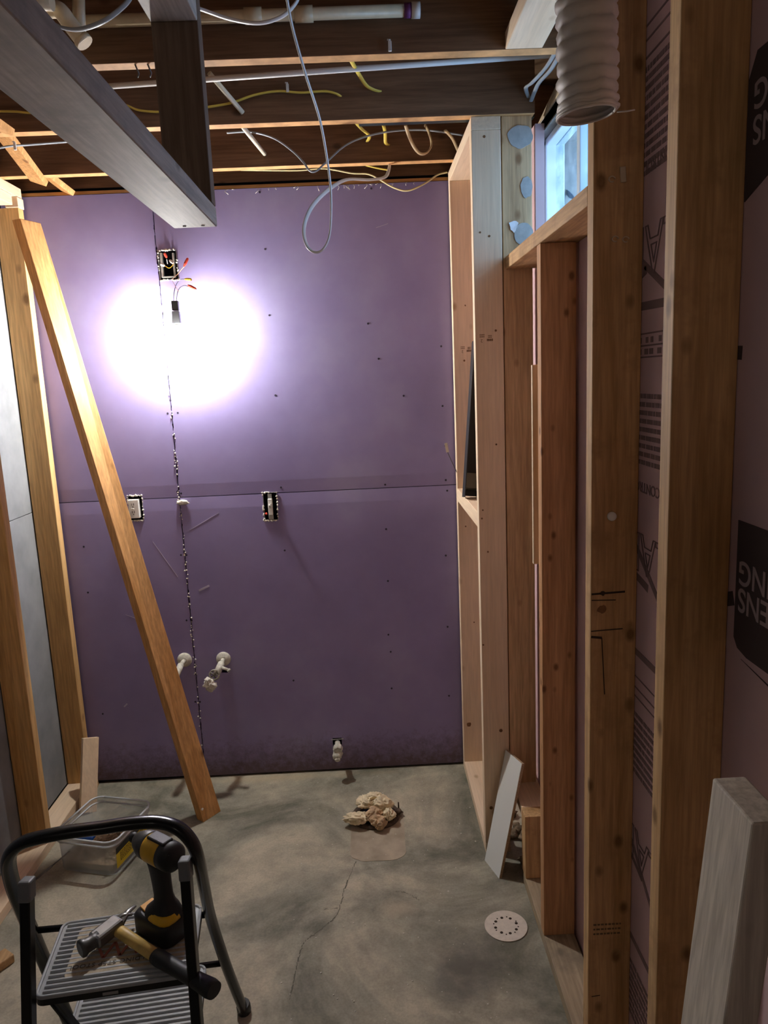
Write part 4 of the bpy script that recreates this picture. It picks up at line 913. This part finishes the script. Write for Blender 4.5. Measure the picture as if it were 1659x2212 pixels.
for q in (hoop[0], hoop[-1]):
    bm = mb(); lathe(bm, [(.015, 0), (.019, .004), (.019, .028), (.017, .034)], q, (0, -.25, 1), 12); obj('rubber_foot', bm, BLKM, stool)
def tread(x0, x1, y0, y1, z, nm, ribs=15):
    bm = mb(); pts = rrect(x0, x1, y0, y1, .018, 5); poly(bm, [SL(x, y, z-.020) for x, y in pts], (0, 0, .014)); sk_ = obj('tread_skirt', bm, BLKM, stool)
    bm = mb(); pts = rrect(x0, x1, y0, y1, .018, 5); poly(bm, [SL(x, y, z-.006) for x, y in pts], (0, 0, .004))
    P = [SL(x, y, z-.0015) for x, y in rrect(x0+.003, x1-.003, y0+.003, y1-.003, .016, 5)]; P.append(P[0]); tube(bm, P, .0035, .0030, seg=8)
    for k in range(ribs):
        y = y0+.014+(y1-y0-.028)*k/(ribs-1); ins = .014
        hexa(bm, [SL(x0+ins, y-.0042, z-.002), SL(x1-ins, y-.0042, z-.002), SL(x1-ins, y+.0042, z-.002), SL(x0+ins, y+.0042, z-.002), SL(x0+ins+.001, y-.0022, z+.0022), SL(x1-ins-.001, y-.0022, z+.0022), SL(x1-ins-.001, y+.0022, z+.0022), SL(x0+ins+.001, y+.0022, z+.0022)], .0006)
    return obj(nm, bm, TREAD, stool)
tr1 = tread(-.152, .158, -.107, .108, .50, 'top_tread'); tread(-.156, .140, -.085, .200, .262, 'lower_tread', 19)
bm = mb(); pts = rrect(-.105, .135, -.068, .078, .012, 4); poly(bm, [SL(x, y, .5004) for x, y in pts], (0, 0, .0012)); lab_ = obj('worn_label', bm, TREADL, tr1)
bm = mb(); box_p = rrect(-.03, .07, -.03, .03, .002, 2)
text_obj('label_lettering', 'FOLDING STEP STOOL', .0155, SL(.075, -.036, .5026), -cu_, -cv_, plain('label_ink', (.10, .08, .06), .6), lab_, .0002, spacing=1.15)
bm2 = mb()
for i, (xa, xb) in enumerate(((-.055, -.035), (-.035, -.018), (-.018, -.001), (-.001, .016), (.016, .034))):
    ya_, yb_ = (-.026, .016) if i % 2 else (.016, -.026); beam(bm2, SL(xa, ya_, .5029), SL(xb, yb_, .5029), .0008, .006, cu_)
obj('zigzag_emblem', bm2, plain('emblem_red', (.45, .16, .12), .5), lab_); bm.free()
bm = mb(); beam(bm, SL(-.02, -.1078, .487), SL(.01, -.1078, .487), .0015, .006, (0, 0, 1)); obj('skirt_slot', bm, plain('slot_light', (.35, .35, .34), .5), tr1)
# folding struts
for x in (-.150, -.138):
    bm = mb(); beam(bm, SL(x, -.06, .475), SL(x+.06, .02, .02+.2), .004, .012, (0, 1, 0)); obj('folding_strut', bm, BLK, stool)

# ================================================================== HAMMER
hz = .5235
hm = thing('claw_hammer', 'claw hammer with yellow shaft and black grip lying on the step stool tread', 'hammer', PZ(250, 2010, .503))
face = PZ(172, 2052, hz+.004); poll = PZ(205, 2032, hz+.004); eye = PZ(240, 2004, hz+.006); cheek = PZ(262, 1988, hz+.006)
bm = mb(); axn = (poll-face).normalized()
lathe(bm, [(.014, 0), (.0185, .002), (.019, .008), (.0155, .014), (.0145, .030), (.0165, .042)], face, axn, 18); obj('striking_face', bm, DSTEEL, hm)
bm = mb(); hd = (cheek-poll).normalized(); s0_ = poll; 
beam(bm, poll-hd*.004, eye+hd*.022, .036, .028, (0, 0, 1), .006); obj('head_body', bm, STEEL, hm)
bm = mb()
for (tip, s_) in (((292, 1957), -.007), ((286, 1975), .007)):
    sidev = hd.cross(Vector((0, 0, 1)))
    a0 = eye+hd*.018-sidev*s_*1.1; tp = PZ(*tip, hz+.010); md = a0.lerp(tp, .5)+Vector((0, 0, .006))
    tube(bm, [a0, md, tp], .0085, .0055, seg=8, smooth=5, rs=[1.25-0.8*k/10 for k in range(11)])
obj('claw', bm, STEEL, hm)
h0 = PZ(246, 2004, hz); h1 = PZ(338, 2066, hz-.002); h2 = PZ(463, 2140, hz+.006)
dv = (h2-h0).normalized()
bm = mb(); tube(bm, [h0-dv*.012, h0+dv*.03, h1], .0135, .0115, seg=16); obj('yellow_shaft', bm, HYEL, hm)
bm = mb(); P = [h1-dv*.004, h1+dv*.01, h1.lerp(h2, .4), h1.lerp(h2, .75), h2-dv*.012, h2]; tube(bm, P, .0175, .0155, seg=18, rs=[.9, 1.0, .92, .98, 1.12, 1.02]); obj('rubber_grip', bm, BLKM, hm)

# ================================================================== IMPACT DRIVER
base = SL(.085, .025, .503)
dr = thing('impact_driver', 'black and yellow cordless impact driver standing on its battery on the step stool', 'power tool', base)
fw = (Vector((-.060, .045, 0))).normalized(); sw = Vector((-fw.y, fw.x, 0))
def DL(f, s, z): return base+fw*f+sw*s+Vector((0, 0, z))
def loft(bm, secs, seg=16, p=2.6):
    """superellipse sections: (f, s, z, half f, half s)"""
    rgs = []
    for f, s, z, hf, hs in secs:
        rr = []
        for j in range(seg):
            a = 2*math.pi*j/seg; ca, sa = math.cos(a), math.sin(a)
            rr.append(bm.verts.new(DL(f+hf*math.copysign(abs(ca)**(2/p), ca), s+hs*math.copysign(abs(sa)**(2/p), sa), z)))
        rgs.append(rr)
    for a, b in zip(rgs, rgs[1:]):
        for j in range(seg): bm.faces.new((a[j], a[(j+1) % seg], b[(j+1) % seg], b[j])).smooth = True
    bm.faces.new(rgs[0][::-1]); bm.faces.new(rgs[-1])
bm = mb(); loft(bm, [(.006, 0, 0, .056, .036), (.006, 0, .004, .060, .039), (.006, 0, .040, .060, .039), (.004, 0, .048, .056, .036), (.0, 0, .052, .045, .032)], 24, 4.5); bt = obj('battery', bm, BLKM, dr)
bm = mb(); hexa(bm, [DL(.0665, -.022, .008), DL(.0665, .022, .008), DL(.0665, .022, .030), DL(.0665, -.022, .030), DL(.0672, -.022, .008), DL(.0672, .022, .008), DL(.0672, .022, .030), DL(.0672, -.022, .030)]); obj('battery_label', bm, plain('drab_label', (.10, .09, .055), .5, var=.5, vscale=150), bt)
bm = mb(); hexa(bm, [DL(f, s, z) for z in (.0515, .056) for f, s in ((.030, -.020), (.052, -.012), (.052, .020), (.030, .024))], .001); obj('orange_label', bm, plain('label_orange', (.75, .36, .05), .5), bt)
bm = mb(); loft(bm, [(-.004, 0, .050, .046, .034), (-.006, 0, .060, .044, .033), (-.010, 0, .072, .034, .028), (-.012, 0, .084, .024, .021), (-.010, 0, .100, .0215, .018), (-.008, 0, .125, .0225, .018), (-.006, 0, .150, .024, .0185), (-.004, 0, .170, .026, .020), (-.002, 0, .184, .030, .022)], 20, 2.4); obj('handle', bm, BLKM, dr)
bm = mb(); loft(bm, [(-.016, .008, .052, .036, .029), (-.018, .008, .060, .033, .0275), (-.020, .007, .068, .026, .023)], 16, 3); obj('foot_accent', bm, YEL, dr)
bm = mb(); beam(bm, DL(.014, 0, .135), DL(.020, 0, .172), .016, .010, fw, .003); obj('trigger', bm, BLKM, dr)
bm = mb(); beam(bm, DL(.0135, 0, .066), DL(.0155, 0, .128), .013, .010, fw, .003); obj('front_accent', bm, YEL, dr)
hzc = .203; up_ = Vector((0, 0, 1))
def lz(prof, name, mat, parent=dr):
    bm = mb(); lathe(bm, prof, DL(0, 0, hzc), fw, 28); return obj(name, bm, mat, parent)
cap_ = lz([(.010, -.068), (.024, -.066), (.030, -.060), (.0315, -.050), (.0315, -.032)], 'motor_cap', BLKM)
bm = mb()
for k in range(4):
    z_ = -.014+k*.009; beam(bm, DL(-.0645, -.017, hzc+z_), DL(-.0645, .017, hzc+z_+.004), .004, .003, fw)
obj('vent_slots', bm, plain('vent_grey', (.07, .07, .07), .4), cap_)
lz([(.0300, -.0318), (.0315, -.028), (.0315, .012), (.0300, .016)], 'motor_housing', YEL)
lz([(.0295, .0162), (.031, .020), (.030, .034), (.025, .046), (.0195, .058), (.015, .064)], 'nose_cone', DSTEEL)
lz([(.0115, .0642), (.0115, .080), (.009, .084)], 'chuck', BLKM)
bm = mb(); hexa(bm, [DL(f, s, hzc+z) for z in (.0265, .0345) for f, s in ((-.045, -.014), (.010, -.014), (.010, .014), (-.045, .014))], .003); obj('top_housing', bm, BLKM, dr)
for s_ in (-1, 1):
    bm = mb(); hexa(bm, [DL(f, s_*a, hzc+z) for z, a in ((-.008, .0312), (.010, .0305)) for f, a_ in ((-.026, 0), (.010, 0), (.010, 1), (-.026, 1)) for a in (a+(.0012 if a_ else -.002),)]); obj('side_badge', bm, BLKM, dr)

# unseen globe added behind the viewpoint as a weak warm fill light
lf = thing('fill_lamp', 'unseen globe added behind the viewer as fill light', 'lamp', (-.75, -.7, 2.3))
bm = mb(); lathe(bm, [(.03, 0), (.045, -.02), (.045, -.05)], (-.75, -.7, 2.435), (0, 0, 1), 20); obj('fill_lamp_base', bm, DEVW, lf)
bm = mb(); bmesh.ops.create_uvsphere(bm, u_segments=24, v_segments=16, radius=.06); bmesh.ops.translate(bm, verts=bm.verts, vec=(-.75, -.7, 2.32)); obj('fill_lamp_globe', bm, M_FILL, lf)
